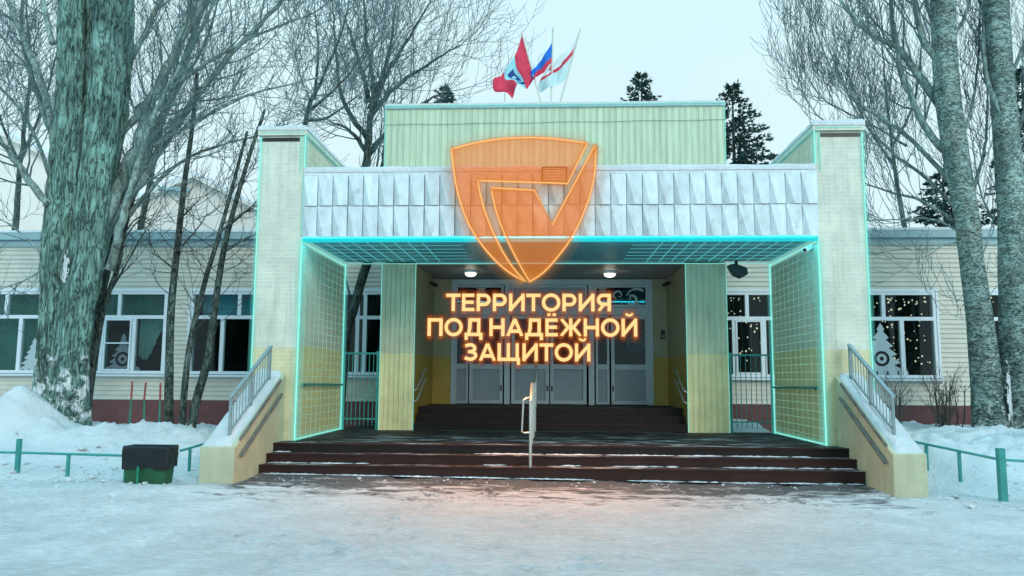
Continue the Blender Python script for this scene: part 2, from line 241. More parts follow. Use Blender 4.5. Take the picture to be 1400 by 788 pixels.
CREAM, YELLOW = (.55, .56, .47), (.56, .51, .31)
M = dict(
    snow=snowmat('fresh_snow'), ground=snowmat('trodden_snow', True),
    pylon=two_tone('pylon_paint', CREAM, YELLOW, brick=(.16, .075)),
    tile=two_tone('tile_paint', (.56, .54, .41), (.62, .53, .25), zc=2.2),
    plank=two_tone('column_paint', (.56, .54, .38), (.74, .64, .34)),
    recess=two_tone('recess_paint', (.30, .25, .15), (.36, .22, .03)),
    flank=two_tone('flank_render', (.43, .43, .29), (.48, .46, .30), zc=-9, dirtcol=(.12, .11, .07)),
    siding=mat('siding_vinyl', (.53, .53, .46), .5, 2, .10, .05),
    plinth=mat('plinth_paint', (.13, .055, .055), .8, 3, .2, .3),
    attic=mat('attic_vinyl', (.46, .55, .40), .5, 3, .12, .06, stretch=(3, 1, .4)),
    pvc=mat('white_pvc', (.66, .72, .76), .35, 4, .05, 0),
    pvcd=mat('shaded_door_panel', (.20, .22, .24), .4, 4, .08, 0),  # white PVC door panels, darkened in colour for the recess shade
    dpvc=mat('shaded_door_frame', (.34, .36, .38), .4, 4, .06, 0), panel=mat('fascia_panel', (.56, .64, .67), .5, 7, .14, .12, stretch=(1, 1, .5), dirt=((.30, .30, .30), 5, .75)),  # door frame: white PVC with the recess shade put into its colour
    pshade=mat('shaded_panel', (.47, .55, .58), .6, 7, .15, .12, stretch=(1, 1, .5), dirt=((.22, .22, .22), 5, .8)), trim=mat('teal_roof_edge', (.30, .44, .47), .5, 4, .15, .05),  # shade of the fold facet painted as a darker panel colour, plus dirt
    ceil=mat('grey_ceiling', (.30, .33, .35), .5, 3, .1, .05), soffit=mat('cyan_lit_soffit', (.13, .46, .56), .5, 3, .1, .05),  # soffit: cyan glow of the edge strip put into the board colour
    dark=mat('dark_room', (.018, .02, .022), .9, 3, .2, 0),
    steps=steps_mat('step_paint', (.030, .013, .011)), landing=steps_mat('landing_tile', (.015, .010, .010)),
    green=mat('green_paint', (.012, .17, .115), .45, 8, .25, .1, dirt=((.05, .06, .05), 12, .5)),
    teal=mat('teal_paint', (.03, .24, .22), .45, 8, .2, .08),
    rail=mat('weathered_rail_paint', (.20, .27, .28), .5, 14, .25, .1, dirt=((.08, .07, .06), 14, .6)),
    steel=mat('brushed_steel', (.55, .55, .52), .35, 10, .1, .05, metal=.8),
    wood=mat('weathered_plank', (.13, .13, .12), .8, 6, .4, .3, stretch=(4, 1, 1)),
    black=mat('black_plastic', (.012, .012, .013), .4, 6, .2, .05),
    bag=mat('bin_liner', (.008, .010, .014), .34, 6, .2, .5, 14, spec=.35),
    binm=mat('bin_paint', (.008, .075, .03), .5, 9, .3, .15, dirt=((.06, .05, .03), 8, .7)),
    red=mat('red_paint', (.25, .04, .04), .6, 9, .2, .1),
    bark=barkmat('poplar_bark', (.04, .075, .066), (.25, .44, .38), .15, 3.0, stretch=.18, scale=10, lo=.30, hi=.60, rough=.05, crack=.72, warm=.4),
    barks=barkmat('poplar_limb_bark', (.12, .17, .16), (.32, .44, .41), stretch=.5, scale=7, lo=.36, hi=.55, crack=.4),
    birch=barkmat('pale_bark', (.05, .08, .075), (.33, .44, .40), .14, 1.9, stretch=2.0, scale=5.5, lo=.30, hi=.50, rough=.10, crack=.7, warm=.3),
    thin=barkmat('sapling_bark', (.04, .055, .05), (.15, .21, .19), .25, .75, stretch=.4),
    twig=mat('twig_bark', (.085, .135, .14), .9, 5, .3, 0),
    twigd=mat('dark_twig_bark', (.05, .055, .05), .9, 5, .3, 0),
    needle=mat('fir_needles', (.02, .06, .05), .8, 3, .4, 0),
    far=mat('far_render', (.74, .68, .62), .8, 1, .08, .05),
    curtain=mat('green_curtain', (.07, .20, .165), .9, 3, .2, 0),
    net=mat('net_curtain', (.20, .34, .30), .9, 3, .2, 0),
    decal=mat('window_sticker', (.42, .50, .52), .6, 9, .05, 0), decalg=mat('grey_window_sticker', (.13, .17, .19), .6, 9, .1, 0),
    fred=mat('flag_red', (.56, .035, .075), .8, 9, .15, 0), fblue=mat('flag_blue', (.01, .13, .50), .8, 9, .15, 0),
    fwhite=mat('flag_white', (.66, .72, .72), .8, 9, .05, 0), fpale=mat('flag_pale', (.50, .66, .66), .8, 9, .05, 0), fcyan=mat('flag_cyan', (.28, .56, .62), .8, 9, .05, 0), fnavy=mat('flag_navy', (.01, .05, .22), .8, 9, .1, 0),
    pole=mat('pole_paint', (.55, .55, .48), .5, 9, .1, 0),
    glass=glass('window_glass'), dglass=glass('door_glass', (.35, .38, .4), .0),
    cyan=emis('cyan_light', (.38, 1.0, .86), 1.1), cyanh=emis('cyan_halo', (.16, .95, .85), .8, .22),  # outer shell: bloom round the strips, added as a translucent glowing tube
    cyanf=emis('cyan_halo_faint', (.20, .95, .88), .8, .07), soft=emis('cyan_soffit_light', (.012, .50, .62), 60), softf=emis('cyan_soffit_front', (.02, .62, .68), 1.0), grid=emis('cyan_grid_light', (.16, .75, .82), .62), gridw=emis('mint_joint_light', (.36, .72, .60), .55),
    thinc=emis('thin_cyan_light', (.25, .85, .75), .8),
    orange=emis('orange_neon', (1, .62, .26), 1.25), ohalo=emis('orange_halo', (1, .33, .05), .75, .30),  # outer shell: bloom of the shield tubes, added as glowing geometry
    oh2=emis('orange_halo_outer', (1, .40, .08), .5, .10), oh3=emis('orange_halo_faint', (1, .45, .10), .5, .035), ofill=emis('orange_film', (1, .30, .05), 1.0, .44, (1, .66, .55)),  # wider, fainter shells of the added bloom; film fills the shield
    letter=emis('letter_light', (1, .66, .27), 1.1), lh1=emis('letter_glow_inner', (1, .26, .03), .62, .34), lh2=emis('letter_glow_outer', (.9, .17, .04), .34, .22), lh3=emis('letter_glow_faint', (.8, .14, .04), .22, .16),  # bloom round the letters added as three translucent glowing layers
    lamp=emis('lamp_glass', (1, .93, .70), 3.0), bead=emis('fairy_light', (1, .88, .62), 1.0), dot=mat('white_dot', (.7, .75, .75), .6, 9, .05, 0),
)

# ------------------------------------------------------------------ mesh helpers
class MB:
    def __init__(s): s.v = []; s.f = []; s.m = []; s.smooth = False
    def quad(s, a, b, c, d, m=0):
        n = len(s.v); s.v += [tuple(a), tuple(b), tuple(c), tuple(d)]; s.f.append((n, n + 1, n + 2, n + 3)); s.m.append(m)
    def poly(s, pts, m=0):
        n = len(s.v); s.v += [tuple(p) for p in pts]; s.f.append(tuple(range(n, n + len(pts)))); s.m.append(m)
    def box(s, x0, x1, y0, y1, z0, z1, m=0):
        n = len(s.v)
        s.v += [(x0, y0, z0), (x1, y0, z0), (x1, y1, z0), (x0, y1, z0), (x0, y0, z1), (x1, y0, z1), (x1, y1, z1), (x0, y1, z1)]
        for f in ((0, 3, 2, 1), (4, 5, 6, 7), (0, 1, 5, 4), (1, 2, 6, 5), (2, 3, 7, 6), (3, 0, 4, 7)):
            s.f.append(tuple(n + i for i in f)); s.m.append(m)
        return s
    def prism(s, pts, axis, a, b, m=0):
        """polygon of 2-D points swept along an axis from a to b"""
        def P(p, t): return (t, p[0], p[1]) if axis == 'x' else ((p[0], t, p[1]) if axis == 'y' else (p[0], p[1], t))
        n = len(s.v); k = len(pts)
        s.v += [P(p, a) for p in pts] + [P(p, b) for p in pts]
        s.f.append(tuple(range(n, n + k))[::-1]); s.f.append(tuple(range(n + k, n + 2 * k))); s.m += [m, m]
        for i in range(k): s.f.append((n + i, n + (i + 1) % k, n + k + (i + 1) % k, n + k + i)); s.m.append(m)
        return s
    def tube(s, pts, rad, sides=6, m=0, cap=True, wob=None):
        pts = [Vector(p) for p in pts]
        if not isinstance(rad, (list, tuple)): rad = [rad] * len(pts)
        n0 = len(s.v); up = Vector((0, 0, 1)); ref = None
        for i, p in enumerate(pts):
            t = (pts[min(i + 1, len(pts) - 1)] - pts[max(i - 1, 0)])
            t = t.normalized() if t.length > 1e-9 else up
            if ref is None: ref = t.cross(Vector((1, 0, 0)) if abs(t.x) < .8 else Vector((0, 1, 0)))
            ref = (ref - t * ref.dot(t)); ref = ref.normalized() if ref.length > 1e-6 else t.orthogonal().normalized()
            b = t.cross(ref)
            for k in range(sides):
                a = 2 * math.pi * k / sides; r = rad[i]
                if wob: r *= wob(a, p)
                s.v.append(tuple(p + ref * (math.cos(a) * r) + b * (math.sin(a) * r)))
        for i in range(len(pts) - 1):
            for k in range(sides):
                a = n0 + i * sides + k; b_ = n0 + i * sides + (k + 1) % sides
                s.f.append((a, b_, b_ + sides, a + sides)); s.m.append(m)
        if cap:
            s.f.append(tuple(n0 + k for k in range(sides))[::-1]); s.m.append(m)
            e0 = n0 + (len(pts) - 1) * sides; s.f.append(tuple(e0 + k for k in range(sides))); s.m.append(m)
        return s
    def disc(s, c, r, axis='y', h=.02, sides=12, m=0):
        c = Vector(c); d = {'x': Vector((h, 0, 0)), 'y': Vector((0, h, 0)), 'z': Vector((0, 0, h))}[axis]
        return s.tube([c, c + d], r, sides, m)
    def mesh(s, name, mats):
        me = bpy.data.meshes.new(name); me.from_pydata(s.v, [], s.f)
        for x in (mats if isinstance(mats, (list, tuple)) else [mats]): me.materials.append(M[x] if isinstance(x, str) else x)
        me.polygons.foreach_set('material_index', s.m)
        if s.smooth: me.polygons.foreach_set('use_smooth', [True] * len(s.f))
        me.update(); return me
    def build(s, name, mats, parent=None, **kw): return link(name, s.mesh(name, mats), parent, **kw)
WP = {}
def wpos(o):
    p = Vector(o.location)
    while o.parent: o = o.parent; p += Vector(o.location)
    return p
def link(name, me, parent=None, loc=(0, 0, 0), label=None, kind=None, cat=None, group=None, bevel=0):
    o = bpy.data.objects.new(name, me); COL.objects.link(o)
    o.location = Vector(loc)
    if parent: o.parent = parent; o.location = Vector(loc) - wpos(parent)
    tag(o, label, cat, group, kind)
    if bevel:
        b = o.modifiers.new('bevel', 'BEVEL'); b.width = bevel; b.segments = 2; b.limit_method = 'ANGLE'; b.harden_normals = False
    return o
def tag(o, label=None, cat=None, group=None, kind=None):
    if label: o['label'] = label
    if cat: o['category'] = cat
    if group: o['group'] = group
    if kind: o['kind'] = kind
def thing(name, label, cat, loc=(0, 0, 0), group=None):
    o = bpy.data.objects.new(name, None); COL.objects.link(o); o.location = loc; o.empty_display_size = .2
    tag(o, label, cat, group); return o
def box(name, mats, parent, x0, x1, y0, y1, z0, z1, **kw): return MB().box(x0, x1, y0, y1, z0, z1).build(name, mats, parent, **kw)
def lerp(a, b, t): return a + (b - a) * t
def sstep(a, b, x):
    t = min(1, max(0, (x - a) / (b - a))); return t * t * (3 - 2 * t)
def fbm(x, y, z=0): return mnoise.fractal(Vector((x, y, z)), 1.0, 2.0, 5)

# ------------------------------------------------------------------ ground and snow banks
def gz(x): return -.008 * max(-8, min(8, x + 5))
def axis(pts):
    r = []
    for (a, b, st) in pts:
        n = max(1, round((b - a) / st)); r += [lerp(a, b, i / n) for i in range(n)]
    return r + [pts[-1][1]]
def grid(name, xs, ys, zf, mats, **kw):
    mb = MB(); mb.smooth = True; nx = len(xs)
    mb.v = [(x, y, zf(x, y)) for y in ys for x in xs]
    for j in range(len(ys) - 1):
        for i in range(nx - 1):
            a = j * nx + i; mb.f.append((a, a + 1, a + nx + 1, a + nx)); mb.m.append(0)
    return mb.build(name, mats, **kw)
xs = axis([(-400, -40, 60), (-40, -12, 4), (-12, -9, .1), (-9, 9, .055), (9, 12, .1), (12, 40, 4), (40, 400, 60)])
ys = axis([(-60, 0, 20), (0, 4, .5), (4, 14, .05), (14, 22, .5), (22, 60, 6), (60, 900, 120)])
frnd = random.Random(77); PRINTS = {}
def footprint(x, y, a, dp):
    key = (int(x * 2 // 1), int(y * 2 // 1))
    for i in (-1, 0, 1):
        for j in (-1, 0, 1): PRINTS.setdefault((key[0] + i, key[1] + j), []).append((x, y, math.cos(a), math.sin(a), dp))
for walk in range(30):
    x, y = frnd.uniform(-7, 7), frnd.uniform(4.2, 12.5); a = frnd.uniform(-.9, .9) + (math.pi / 2 if walk % 3 else 0)
    for k in range(frnd.randint(6, 14)):
        sd_ = .12 if k % 2 else -.12; footprint(x - math.sin(a) * sd_, y + math.cos(a) * sd_, a, frnd.uniform(.016, .036)); a += frnd.uniform(-.12, .12); x += math.cos(a) * .36; y += math.sin(a) * .36
def prints(x, y):
    d = 0
    for (px_, py_, c, s_, dp) in PRINTS.get((int(x * 2 // 1), int(y * 2 // 1)), ()):
        u = ((x - px_) * c + (y - py_) * s_) / .15; v = (-(x - px_) * s_ + (y - py_) * c) / .06; q = u * u + v * v
        if q < 2.4: d += -dp if q < .8 else dp * .45 * math.sin((q - .8) / 1.6 * math.pi) - dp * max(0, 1 - (q - .8) / .4)
    return d
def ground_z(x, y):
    z = gz(x) + (prints(x, y) if y < 12.9 else 0)
    if abs(x) < 14 and 2 < y < 15:
        z += .02 * fbm(x * .8, y * .8) + .016 * fbm(x * 3, y * 4, 3) + .008 * fbm(x * 8, y * 8, 5)
        z += .05 * sstep(12.75, 13.02, y) * sstep(.1, .5, fbm(x * 1.2, 4.2) + .25) * (1 if abs(x - .1) < 4.9 else 0) * .6
    return z - .01
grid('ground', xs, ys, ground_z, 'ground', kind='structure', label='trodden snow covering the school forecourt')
def left_bank(x, y):
    e = 12.05 + .25 * fbm(x * .7, 1.3)
    f = sstep(e - .1, e + 2.7, y)
    h = .40 * sstep(-5.6, -8.2, x) + .16
    h += .78 * math.exp(-((x + 10.0) / .62) ** 2 - ((y - 14.6) / .7) ** 2)
    h += .07 * math.exp(-((x + 8.1) / .7) ** 2 - ((y - 14.6) / .8) ** 2)
    h += .20 * math.exp(-((x + 6.9) / .9) ** 2 - ((y - 15.2) / .6) ** 2) + .28 * math.exp(-((x + 6.1) / .3) ** 2 - ((y - 15.6) / .5) ** 2)
    h -= .22 * sstep(15.6, 17.5, y)
    h += (.10 * fbm(x * 1.1, y * 1.1) + .10 * fbm(x * 3.2, y * 3.2, 2) + .05 * fbm(x * 8, y * 8, 7)) * f
    side = sstep(-5.28, -5.45, x) if y > 11.95 else 1
    return gz(x) - .06 + max(0, f * h + .06 * sstep(e - .25, e, y)) * max(side, .0)
grid('snow_bank', axis([(-30, -13, .6), (-13, -5.28, .07)]), axis([(11.3, 16.5, .07), (16.5, 19.98, .3)]), left_bank, 'snow', kind='structure', label='shovelled snow bank under the big left poplar')
def right_bank(x, y):
    e = 11.35 + 1.3 * sstep(7.2, 5.6, x) + .2 * fbm(x * .8, 8.3)
    f = sstep(e - .1, e + 2.4, y)
    h = .62 + .08 * math.exp(-((x - 6.4) / .4) ** 2) + .12 * sstep(7, 8, x)
    h += (.10 * fbm(x * 1.2, y * 1.2, 9) + .10 * fbm(x * 3.1, y * 3.1, 12) + .05 * fbm(x * 8, y * 8, 7)) * f
    h -= .15 * sstep(15.5, 18, y)
    side = sstep(5.45, 5.62, x)
    return gz(x) - .06 + max(0, f * h + .06 * sstep(e - .25, e, y)) * side
grid('snow_bank', axis([(5.44, 13, .07), (13, 30, .6)]), axis([(10.6, 16.5, .07), (16.5, 19.98, .3)]), right_bank, 'snow', kind='structure', label='snow bank beneath the pale trunks on the right')

cl_ = MB(); crn = random.Random(9)
def clod(x, y, z, r):
    n0 = len(cl_.v); V = [(0, 0, 1), (1, 0, 0), (0, 1, 0), (-1, 0, 0), (0, -1, 0), (.7, .7, .6), (-.7, .7, .6), (-.7, -.7, .6), (.7, -.7, .6)]
    cl_.v += [(x + a * r * crn.uniform(.6, 1.1), y + b * r * crn.uniform(.6, 1.1), z + c * r * crn.uniform(.5, .9)) for a, b, c in V]
    for f in ((0, 8, 5), (0, 5, 6), (0, 6, 7), (0, 7, 8), (8, 1, 5), (5, 2, 6), (6, 3, 7), (7, 4, 8), (5, 1, 2), (6, 2, 3), (7, 3, 4), (8, 4, 1)): cl_.f.append(tuple(n0 + i for i in f)); cl_.m.append(0)
for k in range(900):
    t_ = crn.random()
    if t_ < .40: x = crn.uniform(-11, -5.5); y = 11.6 + abs(crn.gauss(0, .9)); z = max(left_bank(x, y), ground_z(x, y))
    elif t_ < .75: x = crn.uniform(5.6, 10); y = 10.8 + abs(crn.gauss(0, 1.0)); z = max(right_bank(x, y), ground_z(x, y))
    elif t_ < .9: x = crn.uniform(-5, 5.2); y = crn.uniform(12.4, 13.0); z = ground_z(x, y)
    else: x = crn.uniform(-8, 8); y = crn.uniform(5, 12.5); z = ground_z(x, y)
    clod(x, y, z, min(.09, .010 + crn.expovariate(60)) * (.5 if abs(x) < 5 else 1))
cl_.build('snow_clods', 'snow', None, kind='stuff', label='loose clods of snow along the foot of the banks')

# ------------------------------------------------------------------ the school
YW, YF, YB = 20.0, 14.24, 17.3
ZP, ZL, ZC = .46, .95, 4.15
XLo, XLi, XRi, XRo = -5.45, -4.61, 4.85, 5.69
school = thing('school_building', 'cream and yellow school with tiled entrance portal, glowing cyan edges and low window wings', 'building', (.12, YB, 0))

# wings: lap siding in real steps, round the window openings
def wing(x0, x1, holes, name='wing_wall'):
    mb = MB(); zb, zt, st = 1.0, 5.0, .118
    z = zb
    while z < zt - 1e-6:
        z1 = min(zt, z + st); cuts = [(x0, x1)]
        for (h0, h1, hz0, hz1) in holes:
            if z1 > hz0 + .02 and z < hz1 - .02:
                cuts = [c for a, b in cuts for c in (((a, h0), (h1, b)) if a < h0 and h1 < b else ((a, b),))]
        for a, b in cuts:
            mb.quad((a, YW - .028, z), (b, YW - .028, z), (b, YW, z1), (a, YW, z1))
            mb.quad((a, YW, z), (b, YW, z), (b, YW - .028, z), (a, YW - .028, z))
        z = z1
    for a, b in ((x0, x1),): # solid wall behind the boards, split round the holes
        edge = [a] + [q for h in sorted(holes) for q in (h[0] + .02, h[1] - .02)] + [b]
        for i in range(0, len(edge), 2): mb.box(edge[i], edge[i + 1], YW + .01, YW + .25, .96, 5.15)
        for h in holes:
            mb.box(h[0] + .02, h[1] - .02, YW + .012, YW + .248, .962, h[2] - .01); mb.box(h[0] + .02, h[1] - .02, YW + .012, YW + .248, h[3] + .01, 5.148)
    return mb.build(name, 'siding', school)
WZ0, WZ1, WZM = 1.66, 3.80, 3.13
LW = [(-19.3, -16.75), (-15.55, -13.0), (-12.5, -9.95), (-9.31, -6.76), (-6.05, -3.9)]
RW = [(4.0, 6.5), (7.05, 9.6), (10.85, 13.4), (14.4, 16.9)]
wing(-24, -3.752, [(a, b, WZ0, WZ1) for a, b in LW]); wing(3.872, 24, [(a, b, WZ0, WZ1) for a, b in RW])
for a, b in ((-24, -3.755), (3.875, 24)):
    box('plinth', 'plinth', school, a, b, YW - .05, YW + .2, -.3, .985)
    MB().box(a, b, YW - .16, YW + .2, 5.16, 5.34).box(a, b, YW - .05, YW + .2, 5.015, 5.15).box(a, b, YW - .065, YW + .1, 4.985, 5.01).build('roof_edge', 'trim', school)
    sn = MB(); sn.smooth = True
    n = int((b - a) / .25)
    for i in range(n):
        xa, xb = lerp(a, b, i / n), lerp(a, b, (i + 1) / n); ha, hb = (.07 + .03 * fbm(q * .8, 3) for q in (xa, xb))
        sn.quad((xa, YW - .17, 5.345), (xb, YW - .17, 5.345), (xb, YW - .13, 5.345 + hb), (xa, YW - .13, 5.345 + ha))
        sn.quad((xa, YW - .13, 5.345 + ha), (xb, YW - .13, 5.345 + hb), (xb, YW + 9, 5.55), (xa, YW + 9, 5.55))
    sn.build('roof_snow', 'snow', school)
    # room behind the glass
    mb = MB(); y0, y1 = YW + .26, YW + 3
    for q in (((a, y1, 1), (b, y1, 1), (b, y1, 4.5), (a, y1, 4.5)), ((a, y0, 1), (b, y0, 1), (b, y1, 1), (a, y1, 1)), ((a, y0, 4.5), (b, y0, 4.5), (b, y1, 4.5), (a, y1, 4.5))): mb.quad(*q)
    mb.quad((a, y0, 1), (a, y1, 1), (a, y1, 4.5), (a, y0, 4.5)); mb.quad((b, y0, 1), (b, y1, 1), (b, y1, 4.5), (b, y0, 4.5))
    mb.build('room_interior', 'dark', school)

def curtain(par, x0, x1, z0, z1, mt='curtain', y=YW + .32, name='curtain', drape=None):
    mb = MB(); mb.smooth = True; n = max(6, int((x1 - x0) / .035)); k = 8; nn = []
    for i in range(n + 1):
        x = lerp(x0, x1, i / n); zb = drape(i / n) if drape else z0
        for j in range(k + 1): mb.v.append((x, y + .03 * math.sin(x * 62 + .6 * math.sin(x * 9)) * (.4 + .6 * j / k), lerp(z1, zb, j / k)))
    for i in range(n):
        for j in range(k):
            a = i * (k + 1) + j; mb.f.append((a, a + 1, a + k + 2, a + k + 1)); mb.m.append(0)
    return mb.build(name, mt, par)
def window(x0, x1, up, low, cas=()):
    """a white PVC window: frame with mullions, panes, casement rims, sill"""
    fw = .075; y0, y1 = YW - .03, YW + .09
    fr = MB()
    fr.box(x0, x1, y0, y1, WZ1 - fw, WZ1).box(x0, x1, y0, y1, WZ0, WZ0 + fw)
    fr.box(x0, x0 + fw, y0 + .002, y1, WZ0 + fw, WZ1 - fw).box(x1 - fw, x1, y0 + .002, y1, WZ0 + fw, WZ1 - fw)
    fr.box(x0 + fw, x1 - fw, y0 + .004, y1, WZM - .045, WZM + .045)
    cu = [x0 + fw] + [q for q in up] + [x1 - fw]; clo = [x0 + fw] + [q for q in low] + [x1 - fw]
    for q in up: fr.box(q - .045, q + .045, y0 + .006, y1, WZM + .045, WZ1 - fw)
    for q in low: fr.box(q - .05, q + .05, y0 + .006, y1, WZ0 + fw, WZM - .045)
    # outer casing strip round the opening
    fr.box(x0 - .06, x1 + .06, YW - .05, YW - .005, WZ1 + .002, WZ1 + .075).box(x0 - .06, x0 - .002, YW - .046, YW - .005, WZ0, WZ1).box(x1 + .002, x1 + .06, YW - .046, YW - .005, WZ0, WZ1)
    o = fr.build('window', 'pvc', school)
    MB().prism([(YW - .16, WZ0 - .03), (YW + .05, WZ0 - .004), (YW + .05, WZ0 - .05), (YW - .16, WZ0 - .07)], 'x', x0 - .09, x1 + .09).build('sill', 'pvc', o)
    for row, (za, zb) in ((cu, (WZM + .045, WZ1 - fw)), (clo, (WZ0 + fw, WZM - .045))):
        for a, b in zip(row, row[1:]):
            a2, b2 = a + (.045 if a != row[0] else 0), b - (.045 if b != row[-1] else 0)
            box('pane', 'glass', o, a2, b2, YW + .03, YW + .036, za, zb)
    for (a, b, zm) in cas:
        c = MB(); f2 = .04; z0, z1 = WZ0 + fw + .005, WZM - .05
        c.box(a, b, y0 - .015, y0 + .03, z1 - f2, z1).box(a, b, y0 - .015, y0 + .03, z0, z0 + f2).box(a, a + f2, y0 - .013, y0 + .03, z0 + f2, z1 - f2).box(b - f2, b, y0 - .013, y0 + .03, z0 + f2, z1 - f2)
        if zm: c.box(a + f2, b - f2, y0 - .011, y0 + .02, zm - .015, zm + .015)
        c.build('casement', 'pvc', o)
    return o
def thirds(a, b): return [lerp(a, b, 1 / 3), lerp(a, b, 2 / 3)]
wins = []
for (a, b) in LW[:4]:
    o = window(a, b, [lerp(a, b, .5)], thirds(a, b), [(lerp(a, b, 1 / 3) + .07, lerp(a, b, 2 / 3) - .06, 2.45)] if a == -12.5 else ())
    wins.append(o)
wins.append(window(*LW[4], [at(489, 440, YW).x, at(499, 440, YW).x], [at(489, 440, YW).x, at(499, 440, YW).x]))
wins.append(window(*RW[0], [at(1021, 420, YW).x, 5.9], [at(1004, 470, YW).x, at(1045, 470, YW).x, 5.9], [(at(1006, 470, YW).x, at(1042, 470, YW).x, None)]))
for (a, b) in RW[1:]: wins.append(window(a, b, [lerp(a, b, .5)], thirds(a, b)))
# curtains
curtain(wins[1], -15.4, -13.1, 1.7, 3.75); curtain(wins[0], -19.2, -16.9, 1.7, 3.75)
curtain(wins[2], -12.4, -10.05, 3.1, 3.75); curtain(wins[2], -12.4, -11.75, 1.75, 3.1, 'net', YW + .45)
curtain(wins[2], -10.85, -10.05, 2.3, 3.12, 'net', YW + .38, 'draped_curtain', lambda t: 2.15 + 1.0 * t ** 1.5 - .25 * math.sin(math.pi * min(1, t * 1.6)) * (t < .62))
curtain(wins[3], -9.2, -6.9, 3.12, 3.75, 'trimdark' if 'trimdark' in M else 'soffit', YW + .4, 'blind')
# paper spruce silhouettes and beads of light
def spruce_decal(par, cx, z0, h, mt, wheel=True):
    mb = MB(); y = YW + .022; tiers = 6; wd = h * .46
    L = []
    for i in range(tiers):
        t0 = i / tiers; t1 = (i + 1) / tiers
        L += [(wd * (1 - t0) * (1.0 if i else 1.0), z0 + h * (t0 + .02)), (wd * (1 - t1) * .62, z0 + h * (t1 - .02))]
    rightp = L + [(0.004, z0 + h)]
    for i in range(len(rightp) - 1):
        a, b = rightp[i], rightp[i + 1]
        mb.quad((cx - a[0], y, a[1]), (cx + a[0], y, a[1]), (cx + b[0], y, b[1]), (cx - b[0], y, b[1]))
    for k in range(5):
        mb.disc((cx + (k - 2) * wd * .45, y + .002, z0 - .02), wd * .2, 'y', -.004, 8)
    o = mb.build('spruce_sticker', mt, par)
    if wheel:
        rg = MB(); zc = z0 + h * .27
        for k in range(20):
            a0, a1 = 2 * math.pi * k / 20, 2 * math.pi * (k + 1) / 20
            for (ra, rb) in ((.125, .19),):
                q = [(cx + r * math.cos(a), y - .006, zc + r * math.sin(a)) for r, a in ((ra, a0), (rb, a0), (rb, a1), (ra, a1))]
                rg.quad(*q)
        rg.build('ring_sticker', 'dark', par); MB().disc((cx, y - .006, zc), .05, 'y', .004, 12).build('hub_sticker', 'dark', par)
    return o
spruce_decal(wins[6], at(1206, 490, YW).x, 1.80, 1.25, 'decal')
spruce_decal(wins[2], at(167, 490, YW).x, 1.78, .95, 'decalg')
spruce_decal(wins[1], at(45, 490, YW).x, 1.75, .85, 'decal', False)
def beads(par, x0, x1, n, seed, strings=True):
    rnd = random.Random(seed); mb = MB(); ln = MB()
    for i in range(n):
        x = rnd.uniform(x0, x1); z = WZ1 - .12 - (rnd.random() ** 1.4) * 1.75; r = rnd.uniform(.012, .026); y = YW + rnd.uniform(.1, .35)
        mb.tube([(x, y, z - r), (x, y, z), (x, y, z + r)], [r * .4, r, r * .4], 6)
        if strings and rnd.random() < .3: ln.tube([(x, y, WZ1 - .08), (x + .01, y, z)], .003, 3)
    mb.build('fairy_lights', 'bead', par, kind='stuff')
    if ln.v: ln.build('light_strings', 'decalg', par, kind='stuff')
beads(wins[5], 4.05, 5.4, 60, 1); beads(wins[6], 7.2, 9.5, 130, 2); beads(wins[7], 10.9, 13.2, 50, 3)

